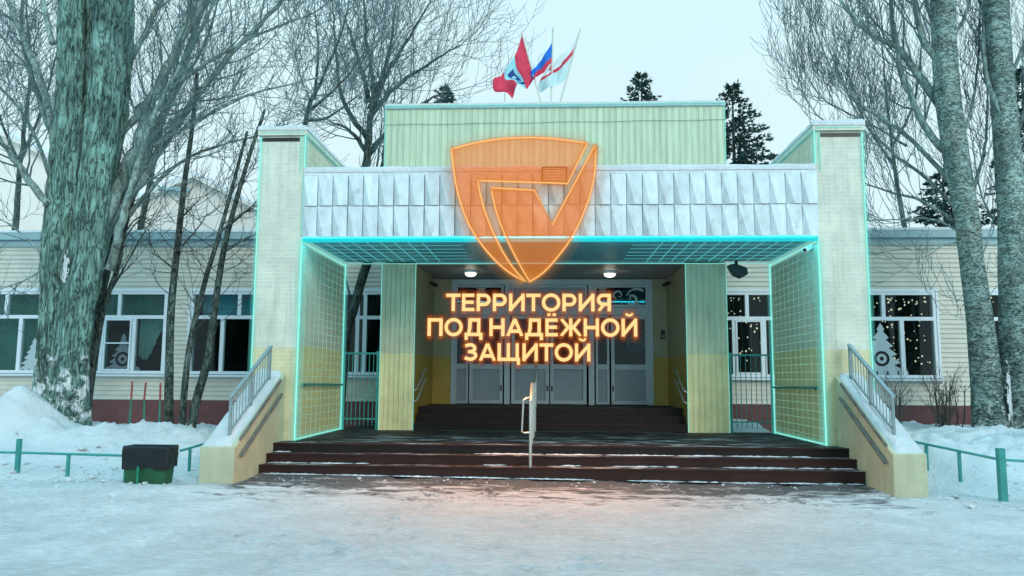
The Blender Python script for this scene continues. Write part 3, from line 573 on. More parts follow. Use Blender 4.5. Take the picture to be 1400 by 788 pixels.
# portal pylons, each inner flank clad in tiles
def pylon(xo, xi, sgn):
    a, b = min(xo, xi), max(xo, xi)
    MBo = MB().box(a, b, YF, YB, 0, 6.12)
    o = MBo.build('pylon', 'pylon', school)
    MB().box(a - .05, b + (0.05 if sgn > 0 else .05), YF - .05, YB + .04, 6.13, 6.22).build('cap', 'pylon', o)
    MB().box(a + (.02 if sgn < 0 else .1), b - (.1 if sgn < 0 else .02), YF - .014, YF - .003, 6.02, 6.09).build('flashing', 'black', o)
    sn = MB(); sn.smooth = True; nx, ny = 10, 24
    for j in range(ny + 1):
        for i in range(nx + 1):
            x = lerp(a - .06, b + .06, (0, .01, .06, .2, .4, .6, .8, .9, .95, .99, 1)[i]); y = YF - .06 if j == 0 else (YF - .05 if j == 1 else lerp(YF - .03, YB + .05, (j - 2) / (ny - 2))); e = min(i, nx - i, j, ny - j)
            sn.v.append((x, y, 6.222 + (0 if e == 0 else (.07 if e == 1 else .10) + .035 * fbm(x * 2, y * 2, 4))))
    for j in range(ny):
        for i in range(nx): q = j * (nx + 1) + i; sn.f.append((q, q + 1, q + nx + 2, q + nx + 1)); sn.m.append(0)
    sn.build('cap_snow', 'snow', o)
    # tiles
    cw, ch = (YB - YF) / 10, .1435
    t = MB().box(-.002, .002, -cw / 2 + .012, cw / 2 - .012, -ch / 2 + .0045, ch / 2 - .0045).mesh('tile', 'tile')
    jx = xi - sgn * .002
    MB().box(min(jx, jx - sgn * .01), max(jx, jx - sgn * .01), YF + .02, YB - .02, ZP, 6.1).build('joint_light', 'gridw', o)
    rows = [r for r in range(39) if ZP + (r + 1) * ch < 4.15 or ZP + r * ch > 5.35]
    for r in rows:
        for c in range(10):
            z = ZP + (r + .5) * ch
            if z > 6.05: continue
            link('tile', t, o, (jx - sgn * .0115, YF + (c + .5) * cw, z))
    # light strips on its edges
    ls = MB(); s = .013
    xe = xi - sgn * .012
    def strip(p0, p1, m=0, r=s):
        ls.tube([p0, p1], r, 6, m)
        if m == 0: ls.tube([p0, p1], r * 2.8, 8, 1, False); ls.tube([p0, p1], r * 5.5, 8, 3, False); ls.tube([p0, p1], r * 9, 8, 3, False)
    strip((xe, YF - .012, ZP), (xe, YF - .012, 4.14)); strip((xe - sgn * .02, YB + .012, ZP), (xe - sgn * .02, YB + .012, 4.12), 0, .008)
    strip((xo, YF - .012, .9 + .3), (xo, YF - .012, 6.1), 0, .008)
    strip((xi - sgn * .07 * -1, YF - .012, 5.4), (xi - sgn * .07 * -1, YF - .012, 6.12), 2, .009)
    strip((xe, YF, 6.16), (xe, YB, 6.16), 0, .010); strip((xe, YF - .012, 5.5), (xe, YF - .012, 6.16), 0, .010)
    strip((xe, YF, ZP + .02), (xe, YB, ZP + .02), 0, .009); strip((xe, YF, 4.1), (xe, YB, 4.1), 0, .009)
    strip((a, YF - .055, 6.18), (b, YF - .055, 6.18), 2, .008)
    ls.build('light_strip', ['cyan', 'cyanh', 'thinc', 'cyanf'], o)
    # handrail along the inner flank
    hr = MB(); hx = xi - sgn * .07
    hr.tube([(hx, YF + .15, 1.47), (hx, YB - .1, 1.44)], .022, 8)
    for y in (YF + .4, YB - .4): hr.tube([(hx, y, 1.45), (xi, y, 1.42)], .012, 6)
    hr.build('handrail', 'teal', o)
    return o
# sgn: +1 when the inner flank faces -x (right pylon)
def pyl(xo, xi): return pylon(xo, xi, 1 if xi > 0 else -1)
pyl(XLo, XLi); pyl(XRo, XRi)

# inner columns with vertical planks
def column(x0, x1):
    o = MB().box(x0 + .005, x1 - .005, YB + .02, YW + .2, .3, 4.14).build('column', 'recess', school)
    box('plank_backing', 'plank', o, x0 + .007, x1 - .007, YB + .0165, YB + .0185, ZP, 4.13)
    n = 7; wd = (x1 - x0) / n
    me = MB().prism([(-wd / 2 + .001, .014), (-wd / 2 + .002, .004), (-wd * .1, 0), (wd * .12, .003), (wd / 2 - .030, .004), (wd / 2 - .026, -.010), (wd / 2 - .008, -.010), (wd / 2 - .003, .004), (wd / 2 - .001, .014)], 'z', ZP, 4.13).mesh('plank', 'plank')
    for i in range(n): link('plank', me, o, (x0 + (i + .5) * wd, YB, 0))
    ls = MB()
    xin = x1 if x0 < 0 else x0; xout = x0 if x0 < 0 else x1
    for xx, mm, r in ((xin, 2, .007), (xout, 2, .007)): ls.tube([(xx, YB - .004, ZP), (xx, YB - .004, 4.12)], r, 6, mm)
    ls.build('light_strip', ['cyan', 'cyanh', 'thinc'], o)
    return o
column(-3.745, -2.98); column(2.98, 3.865)

# recess of the entrance
rc = MB()
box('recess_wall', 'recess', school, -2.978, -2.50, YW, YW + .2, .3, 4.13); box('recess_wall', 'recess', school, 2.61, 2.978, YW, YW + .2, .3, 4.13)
box('recess_ceiling', 'ceil', school, -2.977, 2.977, YB + .03, YW + .2, 4.142, 4.30)
# vestibule behind the doors
mb = MB()
for q in (((-2.9, 23, .9), (2.9, 23, .9), (2.9, 23, 4.2), (-2.9, 23, 4.2)), ((-2.9, 20.25, .93), (2.9, 20.25, .93), (2.9, 23, .93), (-2.9, 23, .93)), ((-2.9, 20.25, .9), (-2.9, 23, .9), (-2.9, 23, 4.2), (-2.9, 20.25, 4.2)), ((2.9, 20.25, .9), (2.9, 23, .9), (2.9, 23, 4.2), (2.9, 20.25, 4.2)), ((-2.9, 20.25, 4.2), (2.9, 20.25, 4.2), (2.9, 23, 4.2), (-2.9, 23, 4.2))): mb.quad(*q)
mb.build('vestibule_interior', 'dark', school)
def px(u): return at(u, 470, YW).x
fr = MB(); y0, y1 = YW - .02, YW + .1
X0, X1 = -2.498, 2.608
fr.box(X0, X1, y0, y1, 3.98, 4.12).box(X0, X1, y0 + .002, y1, 3.20, 3.40)
for u in (617.5, 693.5, 808.5, 891.5):
    x = px(u); x = min(max(x, X0 + .07), X1 - .07); fr.box(x - .07, x + .07, y0 - .006, y1, ZL, 3.98)
dfr = fr.build('door_screen', 'dpvc', school)
for ua, ub in ((622, 688), (698, 803), (813, 887)):
    a, b = px(ua), px(ub)
    fm = MB(); f = .06; z0, z1 = 3.41, 3.97
    fm.box(a, b, y0 + .01, y1, z1 - f, z1).box(a, b, y0 + .01, y1, z0, z0 + f).box(a, a + f, y0 + .012, y1, z0 + f, z1 - f).box(b - f, b, y0 + .012, y1, z0 + f, z1 - f)
    tw = fm.build('transom_window', 'dpvc', school)
    box('pane', 'dglass' if ua != 698 else 'pvcd', tw, a + f, b - f, YW + .03, YW + .036, z0 + f, z1 - f)
    if ua == 813:
        sw = MB(); cx, cz = a + .86, z0 + .20
        def curl(cx, cz, r0, r1, a0, a1, rad):
            pts = []
            for k in range(15):
                t = k / 14; an = lerp(a0, a1, t); r = lerp(r0, r1, t); pts.append((cx + r * math.cos(an), YW + .018, cz + r * math.sin(an)))
            sw.tube(pts, [max(.006, rad * (1 - .8 * k / 14)) for k in range(15)], 6)
        curl(a + .95, z0 + .22, .17, .02, -2.2, 4.2, .035); curl(a + .62, z0 + .30, .15, .02, 3.6, -2.0, .03)
        curl(a + 1.05, z0 + .18, .30, .26, .9, 2.7, .04); curl(a + .80, z0 + .12, .30, .2, -.2, 1.4, .03); curl(a + .45, z0 + .2, .1, .01, 0, 5, .02)
        sw.build('scroll_sticker', 'decal', tw)
def leaf(ua, ub, handle=0, name='door'):
    a, b = px(ua) + .006, px(ub) - .006
    f = .085 if ub - ua > 30 else .055; z0, z1 = ZL + .015, 3.19; zm0, zm1 = 1.83, 1.96
    m_ = MB(); y = y0 - .012
    m_.box(a, b, y, y1 - .02, z1 - f, z1).box(a, b, y, y1 - .02, z0, z0 + f).box(a, a + f, y + .002, y1 - .02, z0 + f, z1 - f).box(b - f, b, y + .002, y1 - .02, z0 + f, z1 - f).box(a + f, b - f, y + .004, y1 - .02, zm0, zm1)
    o = m_.build(name, 'dpvc', school)
    box('pane', 'dglass', o, a + f, b - f, YW + .03, YW + .036, zm1, z1 - f)
    MB().box(a + f, b - f, YW + .015, YW + .04, z0 + f, zm0).build('panel', 'pvcd', o)
    if handle:
        hx = a + f * .5 if handle < 0 else b - f * .5
        MB().tube([(hx, y, 2.10), (hx, y - .07, 2.12), (hx, y - .07, 2.52), (hx, y, 2.54)], .014, 8).build('handle', 'steel', o)
        MB().box(hx - .02, hx + .02, y - .008, y, 1.28, 1.42).build('lock_plate', 'black', o)
    return o, a, b
leaf(622, 641, 0, 'sidelight'); leaf(642, 688, 1); leaf(699, 751, 1); leaf(752, 802, -1); leaf(814, 833, 0, 'sidelight')
ol, la, lb = leaf(835, 887, -1)
# butterfly-like print on the right door glass, and coloured prints on the glass
dc = MB(); cx, cz = la + .60, 2.58
for (dx, dz, rx, rz) in ((-.14, .12, .13, .2), (.16, .12, .13, .2), (-.09, -.12, .09, .15), (.12, -.12, .09, .15)):
    pts = [(cx + dx + rx * math.cos(2 * math.pi * k / 16), YW + .02, cz + dz + rz * math.sin(2 * math.pi * k / 16)) for k in range(17)]
    dc.tube(pts, .012, 5); dc.tube([(p[0] * .5 + (cx + dx) * .5, YW + .02, p[2] * .5 + (cz + dz) * .5) for p in pts], .009, 5)
dc.build('butterfly_sticker', 'decalg', ol)
prm = mat('purple_print', (.05, .03, .10), .7, 8, .5, 0); prg = mat('green_print', (.03, .07, .04), .7, 8, .5, 0)
rnd = random.Random(4)
pr = MB()
for i in range(34):
    x = rnd.uniform(la + .1, lb - .1); z = 2.0 + rnd.random() ** 2 * .55; r = rnd.uniform(.03, .08)
    pr.tube([(x, YW + .045, z), (x, YW + .047 + .0007 * i, z)], r, 7, i % 2)
pr.build('flower_print', [prm, prg], ol)

# canopy: fascia of folded panels, lit soffit
canopy = MB().box(XLi + .012, XRi - .012, YF + .02, YB + .02, 4.175, 5.34).build('canopy', 'soffit', school)
box('edge_cap', 'panel', canopy, XLi + .012, XRi - .012, YF - .05, YB - .02, 5.345, 5.40)
sn = MB(); sn.smooth = True; nx, ny = 90, 8
for j in range(ny + 1):
    for i in range(nx + 1):
        x = lerp(XLi + .02, XRi - .02, i / nx); y = [YF - .06, YF - .055, YF - .02, YF + .15, YF + .6, YF + 1.2, YF + 1.8, YF + 2.4, YB - .03][j]; e = j
        sn.v.append((x, y, 5.402 + (0 if e == 0 else (.07 if e == 1 else .115) + .025 * fbm(x * 1.5, y * 1.5, 4))))
for j in range(ny):
    for i in range(nx): q = j * (nx + 1) + i; sn.f.append((q, q + 1, q + nx + 2, q + nx + 1)); sn.m.append(0)
sn.build('canopy_snow', 'snow', canopy)
npn = 33; pw = (XRi - XLi - .02) / npn
def panel_mesh(h, seed):
    """sheet folded along a diagonal: the lower left corner pressed back"""
    rnd = random.Random(seed); wd = pw - .012; k = wd * rnd.uniform(.40, .62); d = rnd.uniform(.035, .06)
    mb = MB(); yf = 0
    A, B, C, D = (0, yf, 0), (k, yf - .028, 0), (wd, yf - .022, 0), (wd, yf - .012, h)
    E_ = (0, yf - .012, h); A = (0, yf + d * rnd.uniform(.25, .7), 0)
    bk = .12
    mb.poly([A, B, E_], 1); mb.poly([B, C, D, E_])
    mb.poly([(0, bk, 0), (wd, bk, 0), C, B, A]); mb.poly([E_, D, (wd, bk, h), (0, bk, h)])
    mb.poly([C, (wd, bk, 0), (wd, bk, h), D]); mb.poly([(0, bk, 0), A, E_, (0, bk, h)])
    return mb.mesh('fascia_panel', ['panel', 'pshade'])
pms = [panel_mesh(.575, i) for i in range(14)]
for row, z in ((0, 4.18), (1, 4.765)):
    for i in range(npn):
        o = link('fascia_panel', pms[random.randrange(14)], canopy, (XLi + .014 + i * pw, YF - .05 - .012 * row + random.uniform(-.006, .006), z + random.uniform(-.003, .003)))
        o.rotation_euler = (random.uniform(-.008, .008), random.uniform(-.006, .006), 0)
# dark framed vent on the fascia
va, vb = at(742.5, 249.5, YF - .1), at(773.5, 230, YF - .1)
vt = MB().box(va.x, vb.x, YF - .11, YF - .05, va.z, vb.z).build('vent', 'panel', canopy)
vf = MB(); q = .025
vf.box(va.x - q, vb.x + q, YF - .125, YF - .05, vb.z, vb.z + q).box(va.x - q, vb.x + q, YF - .125, YF - .05, va.z - q, va.z).box(va.x - q, va.x, YF - .123, YF - .05, va.z, vb.z).box(vb.x, vb.x + q, YF - .123, YF - .05, va.z, vb.z)
vf.build('vent_frame', 'black', canopy)
sl_ = MB()
for k in range(5): z = lerp(va.z + .03, vb.z - .03, k / 4); sl_.box(va.x + .01, vb.x - .01, YF - .117, YF - .112, z - .006, z + .006)
sl_.build('vent_slats', 'decalg', canopy)
lg = MB(); zs = 4.166
sxa, sxb = XLi + .03, XRi - .03
for i in range(36):
    x = lerp(sxa, sxb, i / 35)
    if -2.2 < x < 2.0: continue
    lg.box(x - .006, x + .006, YF + .03, YB - .02, zs, zs + .006)
for j in range(1, 7):
    y = lerp(YF, YB, j / 7)
    lg.box(sxa, -1.7, y - .006, y + .006, zs + .001, zs + .007); lg.box(1.6, sxb, y - .006, y + .006, zs + .001, zs + .007)
lg.build('light_grid', 'grid', canopy, kind='stuff')
ls = MB()
ls.box(XLi + .01, XRi - .01, YF - .02, YF - .004, 4.085, 4.150, 2); ls.box(XLi + .01, XRi - .01, YF - .002, YF + .03, 4.095, 4.125, 0)
ls.box(XLi + .02, XRi - .02, YB - .005, YB + .015, 4.125, 4.140, 1)
ls.tube([(XLi + .02, YF - .075, 4.2), (XLi + .02, YF - .075, 5.36)], .008, 6, 1)
ls.build('light_strip', ['soft', 'thinc', 'softf'], canopy)

# attic block with planks
AX0, AX1, AZ1 = -3.74, 3.91, 7.74
attic = MB().box(AX0 + .01, AX1 - .01, YB + .04, 24, 4.2, AZ1 - .02).build('attic', 'attic', school)
n = 54; wd = (AX1 - AX0) / n
pmsh = [MB().prism([(-wd / 2 + .001, .012), (-wd / 2 + .002, .005), (-wd * .2, 0), (wd * q_, .003), (wd / 2 - .034, .004), (wd / 2 - .030, -.009), (wd / 2 - .008, -.009), (wd / 2 - .003, .005), (wd / 2 - .001, .012)], 'z', 5.3, AZ1 - .03).mesh('plank', 'attic') for q_ in (.1, .25)]
for i in range(n): link('plank', pmsh[random.randrange(2)], attic, (AX0 + (i + .5) * wd, YB + random.uniform(-.004, .004), 0))
MB().box(AX0 - .03, AX1 + .03, YB - .05, 24.02, AZ1 - .03, AZ1 + .035).build('coping', 'trim', attic)
MB().box(AX0 - .02, AX1 + .02, YB - .04, 24, AZ1 + .036, AZ1 + .085).build('coping_snow', 'snow', attic)
wr = MB(); wr.tube([(lerp(AX0, AX1, k / 24), YB - .02, 7.33 + .008 * math.sin(k * 1.1) + .05 * k / 24) for k in range(25)], .004, 4); wr.build('cable', 'black', attic)
ls = MB()
for p0, p1 in (((AX0 - .01, YB - .01, 5.4), (AX0 - .01, YB - .01, AZ1)), ((AX1 + .01, YB - .01, 5.4), (AX1 + .01, YB - .01, AZ1)), ((AX0, YB - .06, AZ1 + .02), (AX1, YB - .06, AZ1 + .02))):
    ls.tube([p0, p1], .014, 6, 1)
ls.build('light_strip', ['cyan', 'thinc'], attic)

# ------------------------------------------------------------------ steps
steps = thing('entrance_steps', 'dark maroon entrance steps and landing dusted with powder snow', 'stairs', (.12, 13.4, 0))
SX0, SX1 = -4.80, 5.03
for (yf, yb, z0, z1, nm) in ((13.05, 13.42, -.2, .155, 'step'), (13.38, 13.74, -.2, .31, 'step'), (13.70, YW + .0, -.2, ZP, 'landing')):
    x0, x1 = SX0, SX1
    mb = MB()
    if nm == 'landing':
        mb.box(SX0, SX1, yf, YF - .002, z0, z1 - .002); mb.box(XLi + .002, XRi - .002, YF - .001, YB, z0, z1)
        mb.box(XLi + .003, -3.75, YB + .001, YW - .06, z0, z1 - .001); mb.box(3.87, XRi - .003, YB + .001, YW - .06, z0, z1 - .001)
    else: mb.box(x0, x1, yf, yb, z0, z1)
    mb.build(nm, 'steps' if nm == 'step' else 'landing', steps, bevel=.012)
    MB().box(x0 + .002, x1 - .002, yf - .012, yf + .04, z1 - .03, z1 + .003).build('nosing', 'steps', steps)
for k in range(3):
    z1 = ZP + (ZL - ZP) * (k + 1) / 3
    box('step', 'landing', steps, -2.975, 2.975, YB + .02 + .3 * k, YW - .04 if k == 2 else YB + .36 + .3 * k, ZP + .002, z1, bevel=.01); MB().box(-2.97, 2.97, YB + .008 + .3 * k, YB + .06 + .3 * k, z1 - .025, z1 + .003).build('nosing', 'steps', steps)
sn = MB(); sn.smooth = True
for j in range(25):
    for i in range(13):
        x = lerp(3.90, 4.82, i / 12); y = lerp(17.52, 19.92, j / 24); e = min(i, 12 - i, j)
        sn.v.append((x, y, ZP + .004 + (0 if e == 0 else .05 + .10 * sstep(17.5, 18.6, y) + .05 * fbm(x * 2.5, y * 2.5, 3))))
for j in range(24):
    for i in range(12): a = j * 13 + i; sn.f.append((a, a + 1, a + 14, a + 13)); sn.m.append(0)
sn.build('landing_snow', 'snow', steps)
# snow lying in the angle of the treads
rnd = random.Random(11)
for (y, z, dens) in ((13.395, .157, .75), (13.70, .312, .6), (13.05, 0.02, .95)):
    sn = MB(); x = SX0 + .02; sn.smooth = True
    while x < SX1 - .1:
        l = rnd.uniform(.15, 1.4)
        if rnd.random() < dens:
            x2 = min(SX1 - .02, x + l); k = max(2, int(l / .05)); base = len(sn.v)
            for i in range(k + 1):
                xx = lerp(x, x2, i / k); t = max(0, math.sin(math.pi * i / k)) ** .5; d = t * (.04 + .06 * rnd.random()); h = t * (.006 + .014 * rnd.random())
                yb_ = y - .013
                sn.v += [(xx, yb_ - d, z + (gz(xx) if z < .1 else 0)), (xx, yb_ - d * .4, z + h * .8 + (gz(xx) if z < .1 else 0)), (xx, yb_, z + h + (gz(xx) if z < .1 else 0))]
            for i in range(k):
                for j in range(2): a = base + i * 3 + j; sn.f.append((a, a + 3, a + 4, a + 1)); sn.m.append(0)
        x += l
    sn.build('step_snow', 'snow', steps, kind='stuff')

# ------------------------------------------------------------------ flank walls of the steps
def flank(x0, x1, inner, label):
    o = thing('flank_wall', label, 'parapet', ((x0 + x1) / 2, 12, 0), 'sloping parapets beside the steps')
    zt0, yt1 = .535, YF + .0
    zt1 = zt0 + .52 * (yt1 - 12.06)
    MB().prism([(12.0, -.3), (12.0, zt0), (12.06, zt0 + .01), (yt1, zt1), (yt1, -.3)], 'x', x0, x1).build('wall', 'flank', o, bevel=.015)
    sgn = 1 if inner == x1 else -1   # inner face looks towards +x on the left flank
    sn = MB(); sn.smooth = True; n, kx = 40, 8
    for j in range(n + 1):
        for i in range(kx + 1):
            y = lerp(12.02, yt1 - .01, j / n); xx = lerp(x0 + (.01 if sgn > 0 else .07), x1 - (.07 if sgn > 0 else .01), i / kx) + .02 * fbm(y * 2, i) * (i in (0, kx)); z = zt0 + .52 * max(0, y - 12.06); e = min(i, kx - i, j)
            sn.v.append((xx, y, z + (0.004 if e == 0 else .05 + .03 * fbm(xx * 3, y * 3, 6) + .03 * (i / kx if sgn < 0 else 1 - i / kx))))
    for j in range(n):
        for i in range(kx): q = j * (kx + 1) + i; sn.f.append((q, q + 1, q + kx + 2, q + kx + 1)); sn.m.append(0)
    sn.build('snow_cover', 'snow', o)
    for dz, dx in ((.05, .02), (-.20, .05)):
        pts = []
        xi = inner + sgn * dx
        m_ = MB(); ya, yb = 12.16, 13.9
        za, zb = zt0 + .52 * (ya - 12.06) + dz, zt0 + .52 * (yb - 12.06) + dz
        m_.prism([(ya, za - .022), (ya, za + .022), (yb, zb + .022), (yb, zb - .022)], 'x', xi - .018, xi + .018); m_.build('handrail_bar', 'wood', o)
    return o, zt0
fo, zt0 = flank(-5.34, -4.80, -4.80, 'left yellow parapet sloping up beside the steps, snow on top')
fo2, _ = flank(5.03, 5.52, 5.03, 'right yellow parapet sloping up beside the steps, snow on top')
def stair_rail(x, y0, y1, label):
    o = thing('stair_railing', label, 'railing', (x, y0, .6), 'slanted railings on the parapets')
    def zt(y): return zt0 + .52 * (y - 12.06)
    H = .62
    for k, y in enumerate((y0, (y0 + y1) / 2, y1)):
        MB().box(x - .022, x + .022, y - .022, y + .022, zt(y), zt(y) + H).build('post', 'rail', o)
    m_ = MB(); m_.prism([(y0 - .03, zt(y0) + H - .005), (y1 + .03, zt(y1) + H + .01), (y1 + .03, zt(y1) + H + .05), (y0 - .03, zt(y0) + H + .035)], 'x', x - .03, x + .03); m_.build('top_rail', 'rail', o)
    m_ = MB(); m_.prism([(y0, zt(y0) + .10), (y1, zt(y1) + .10), (y1, zt(y1) + .13), (y0, zt(y0) + .13)], 'x', x - .014, x + .014); m_.build('bottom_rail', 'rail', o)
    n = 14
    bm = MB().tube([(0, 0, 0), (0, 0, H - .12)], .009, 5).mesh('bar', 'rail')
    for i in range(1, n):
        if i == 7: continue
        y = lerp(y0, y1, i / n); link('bar', bm, o, (x, y, zt(y) + .12))
stair_rail(-4.99, 12.25, 13.9, 'left slanted grey-green railing on the snowy parapet')
stair_rail(5.24, 12.42, 14.05, 'right slanted grey-green railing on the snowy parapet')

# middle railing of the steps
mr_ = thing('middle_railing', 'steel railing running up the middle of the entrance steps', 'railing', (-.31, 13.1, .15))
top = [(13.08, 1.22), (13.95, 1.50), (15.6, 1.53), (17.2, 1.55), (17.95, 1.98), (18.6, 2.0)]
for y, zb, zt in ((13.08, .155, 1.22), (13.95, ZP, 1.5), (15.5, ZP, 1.53), (17.15, ZP, 1.55), (17.98, ZL, 1.98)):
    MB().tube([(-.31, y, zb), (-.31, y, zt)], .024, 8).build('post', 'steel', mr_)
MB().tube([(-.31, y, z) for y, z in top], .024, 8).build('top_rail', 'steel', mr_)
for d in (.28, .56): MB().tube([(-.31, y, z - d) for y, z in top], .014, 6).build('mid_rail', 'steel', mr_)
MB().tube([(-.31, 13.3, 1.28), (-.38, 13.25, 1.27), (-.43, 13.2, 1.24), (-.455, 13.2, .72), (-.40, 13.2, .70), (-.31, 13.2, .71)], .016, 8).build('end_loop', 'steel', mr_)

# gates between pylons and columns
def gate(x0, x1, hinge_left, label):
    o = thing('gate', label, 'gate', ((x0 + x1) / 2, YB, ZP), 'barred gates beside the columns')
    z0, z1 = ZP + .06, 2.14; y = YB + .06
    MB().box(x0 + .02, x1 - .02, y - .018, y + .018, z1 - .03, z1 + .01).build('top_rail', 'teal', o); MB().box(x0 + .05, x1 - .05, y - .016, y + .016, z0 + .16, z0 + .19).build('bottom_rail', 'teal', o)
    for x in (x0 + .04, x1 - .04): MB().box(x - .022, x + .022, y - .022, y + .022, z0 - .06, z1 + .03).build('post', 'teal', o)
    bm = MB().tube([(0, 0, 0), (0, 0, z1 - z0 - .05)], .009, 6).mesh('bar', 'teal')
    for i in range(1, 8): link('bar', bm, o, (lerp(x0 + .04, x1 - .04, i / 8), y, z0 + .03))
    xl = x1 - .01 if hinge_left else x0 + .01
    MB().box(xl - .06, xl + .06, y - .03, y + .03, z1 - .06, z1 + .04).build('latch', 'teal', o)
gate(XLi + .02, -3.76, True, 'teal barred gate between left tiled pylon and column')
gate(3.88, XRi - .02, False, 'teal barred gate between right tiled pylon and column')

# short handrails on the inner faces of the columns
for sx, x, lab in ((1, -2.955, 'pair of slanted steel handrails on the left recess wall'), (-1, 2.955, 'pair of slanted steel handrails on the right recess wall')):
    o = thing('wall_handrail', lab, 'handrail', (x, 17.2, ZP + .9), 'wall handrails by the doors')
    for dz in (0, -.24):
        pts = [(x + sx * .08, 17.0 + .2, 1.38 + dz), (x + sx * .08, 18.2, 1.80 + dz), (x + sx * .08, 18.4, 1.81 + dz)]
        MB().tube(pts, .022, 8).build('rail', 'steel', o)
        for (a, b, c) in (pts[0], pts[1]): MB().tube([(a, b + .03, c - .01), (x, b + .03, c - .06)], .012, 6).build('bracket', 'steel', o)

# ------------------------------------------------------------------ things fixed to the building
def lamp(u, v, label):
    d = ray(u, v); t = (4.10 - EYE) / d.z; x, y = d.x * t, d.y * t
    o = thing('ceiling_light', label, 'lamp', (x, y, 4.14), 'lit porch lamps')
    MB().tube([(x, y, 4.14), (x, y, 4.10), (x, y, 4.085)], [.17, .17, .14], 16).build('rim', 'pvc', o)
    g = MB(); g.smooth = True; g.tube([(x, y, 4.088), (x, y, 4.05), (x, y, 4.02), (x, y, 4.005)], [.135, .13, .09, .03], 16).build('bowl', 'lamp', o)
    l = bpy.data.lights.new('porch_lamp', 'POINT'); l.energy = 1.6; l.color = (1, .9, .68); l.shadow_soft_size = .12
    lo = bpy.data.objects.new('porch_lamp', l); COL.objects.link(lo); lo.parent = o; lo.location = (0, 0, -.22)
lamp(643.5, 373, 'lit round ceiling lamp above the left doors'); lamp(833.5, 374, 'lit round ceiling lamp above the right doors')
def camera_dome(p, dirx, label, mt='black'):
    o = thing('security_camera', label, 'camera', p, None)
    p = Vector(p)
    MB().box(p.x - .03, p.x + .03, p.y - .02, p.y + .06, p.z - .03, p.z + .03).build('mount', mt, o)
    MB().tube([p + Vector((0, .02, 0)), p + Vector((dirx * .10, -.10, -.05)), p + Vector((dirx * .16, -.18, -.08))], [.02, .05, .05], 10).build('body', mt, o)
    MB().tube([p + Vector((dirx * .16, -.18, -.08)), p + Vector((dirx * .17, -.195, -.085))], .035, 10).build('lens', 'black', o)
camera_dome((-2.93, 19.2, 3.93), 1, 'small black camera at the left corner of the door recess')
camera_dome((2.93, 19.3, 3.95), -1, 'small dark camera at the right corner of the door recess')
camera_dome((4.78, 14.5, 4.02), -1, 'small white camera under the right end of the canopy', 'pvc')
fl = thing('floodlight', 'dark floodlight hanging under the canopy beside right column', 'floodlight', (4.02, 17.0, 4.13))
MB().box(3.99, 4.05, 16.97, 17.03, 3.98, 4.16).build('bracket', 'black', fl)
MB().prism([(3.83, 4.04), (3.97, 4.07), (4.22, 3.98), (4.24, 3.84), (4.10, 3.76), (3.93, 3.84)], 'y', 16.86, 17.12).build('housing', 'black', fl, bevel=.02)
q = at(906, 457, YW - .02)
ep = thing('door_intercom', 'small black intercom box on the yellow wall right of doors', 'intercom', (q.x, YW, q.z))
MB().box(q.x - .05, q.x + .05, YW - .05, YW - .002, q.z - .12, q.z + .10).build('housing', 'black', ep, bevel=.008)
MB().box(q.x - .03, q.x + .03, YW - .056, YW - .052, q.z - .09, q.z - .03).build('keypad', 'pvcd', ep)

# ------------------------------------------------------------------ shield of orange light and its words
SY = 13.86
def s2(pts): return [at(600 + x / 3.5826, 180 + y / 3.5826, SY) for x, y in pts]
def catmull(P, n=8):
    r = []; P = [Vector(p) for p in P]
    for i in range(len(P) - 1):
        p0, p1, p2, p3 = P[max(0, i - 1)], P[i], P[i + 1], P[min(len(P) - 1, i + 2)]
        for k in range(n):
            t = k / n; r.append(.5 * ((2 * p1) + (p2 - p0) * t + (2 * p0 - 5 * p1 + 4 * p2 - p3) * t * t + (3 * p1 - p0 - 3 * p2 + p3) * t ** 3))
    return r + [P[-1]]
shield = thing('shield_sign', 'glowing orange shield sign with tick cut through it before the canopy', 'light sign', (at(718, 386, SY)))
def seg(*runs):
    o_ = []
    for kind, pts in runs:
        c = s2(pts); c = catmull(c) if kind == 'c' else c
        o_ += c if not o_ else c[1:]
    return o_
A = seg(('c', [(62, 87), (160, 60), (280, 39), (420, 30), (560, 35), (728, 57)]), ('l', [(728, 57), (630, 255)]), ('l', [(630, 255), (190, 240)]),
        ('c', [(190, 240), (206, 320), (236, 420), (290, 545), (355, 655), (424, 735)]), ('c', [(424, 735), (345, 690), (270, 625), (200, 540), (142, 445), (97, 315), (75, 205), (62, 87)]))
B = seg(('l', [(765, 66), (768, 110)]), ('c', [(768, 110), (760, 225), (722, 365), (650, 520), (560, 640), (500, 700), (445, 735)]), ('c', [(445, 735), (400, 660), (335, 530), (285, 405), (255, 275)]),
        ('l', [(255, 275), (468, 288)]), ('l', [(468, 288), (556, 458)]), ('l', [(556, 458), (765, 66)]))
for P in (A, B):
    if (P[0] - P[-1]).length < .01: P.pop()
    fm_ = MB(); fm_.v = [tuple(p) for p in P]
    for tri in tessellate_polygon([[Vector((p.x, p.z, 0)) for p in P]]): fm_.f.append(tuple(tri)); fm_.m.append(0)
    fm_.build('film', 'ofill', shield)
    t = MB(); loop = P + [P[0], P[1]]
    t.tube(loop, .012, 6, 0, False); t.tube(loop, .034, 8, 1, False); t.tube(loop, .065, 8, 2, False); t.tube(loop, .12, 8, 3, False); t.tube(loop, .19, 8, 3, False)
    t.build('light_tube', ['orange', 'ohalo', 'oh2', 'oh3'], shield)

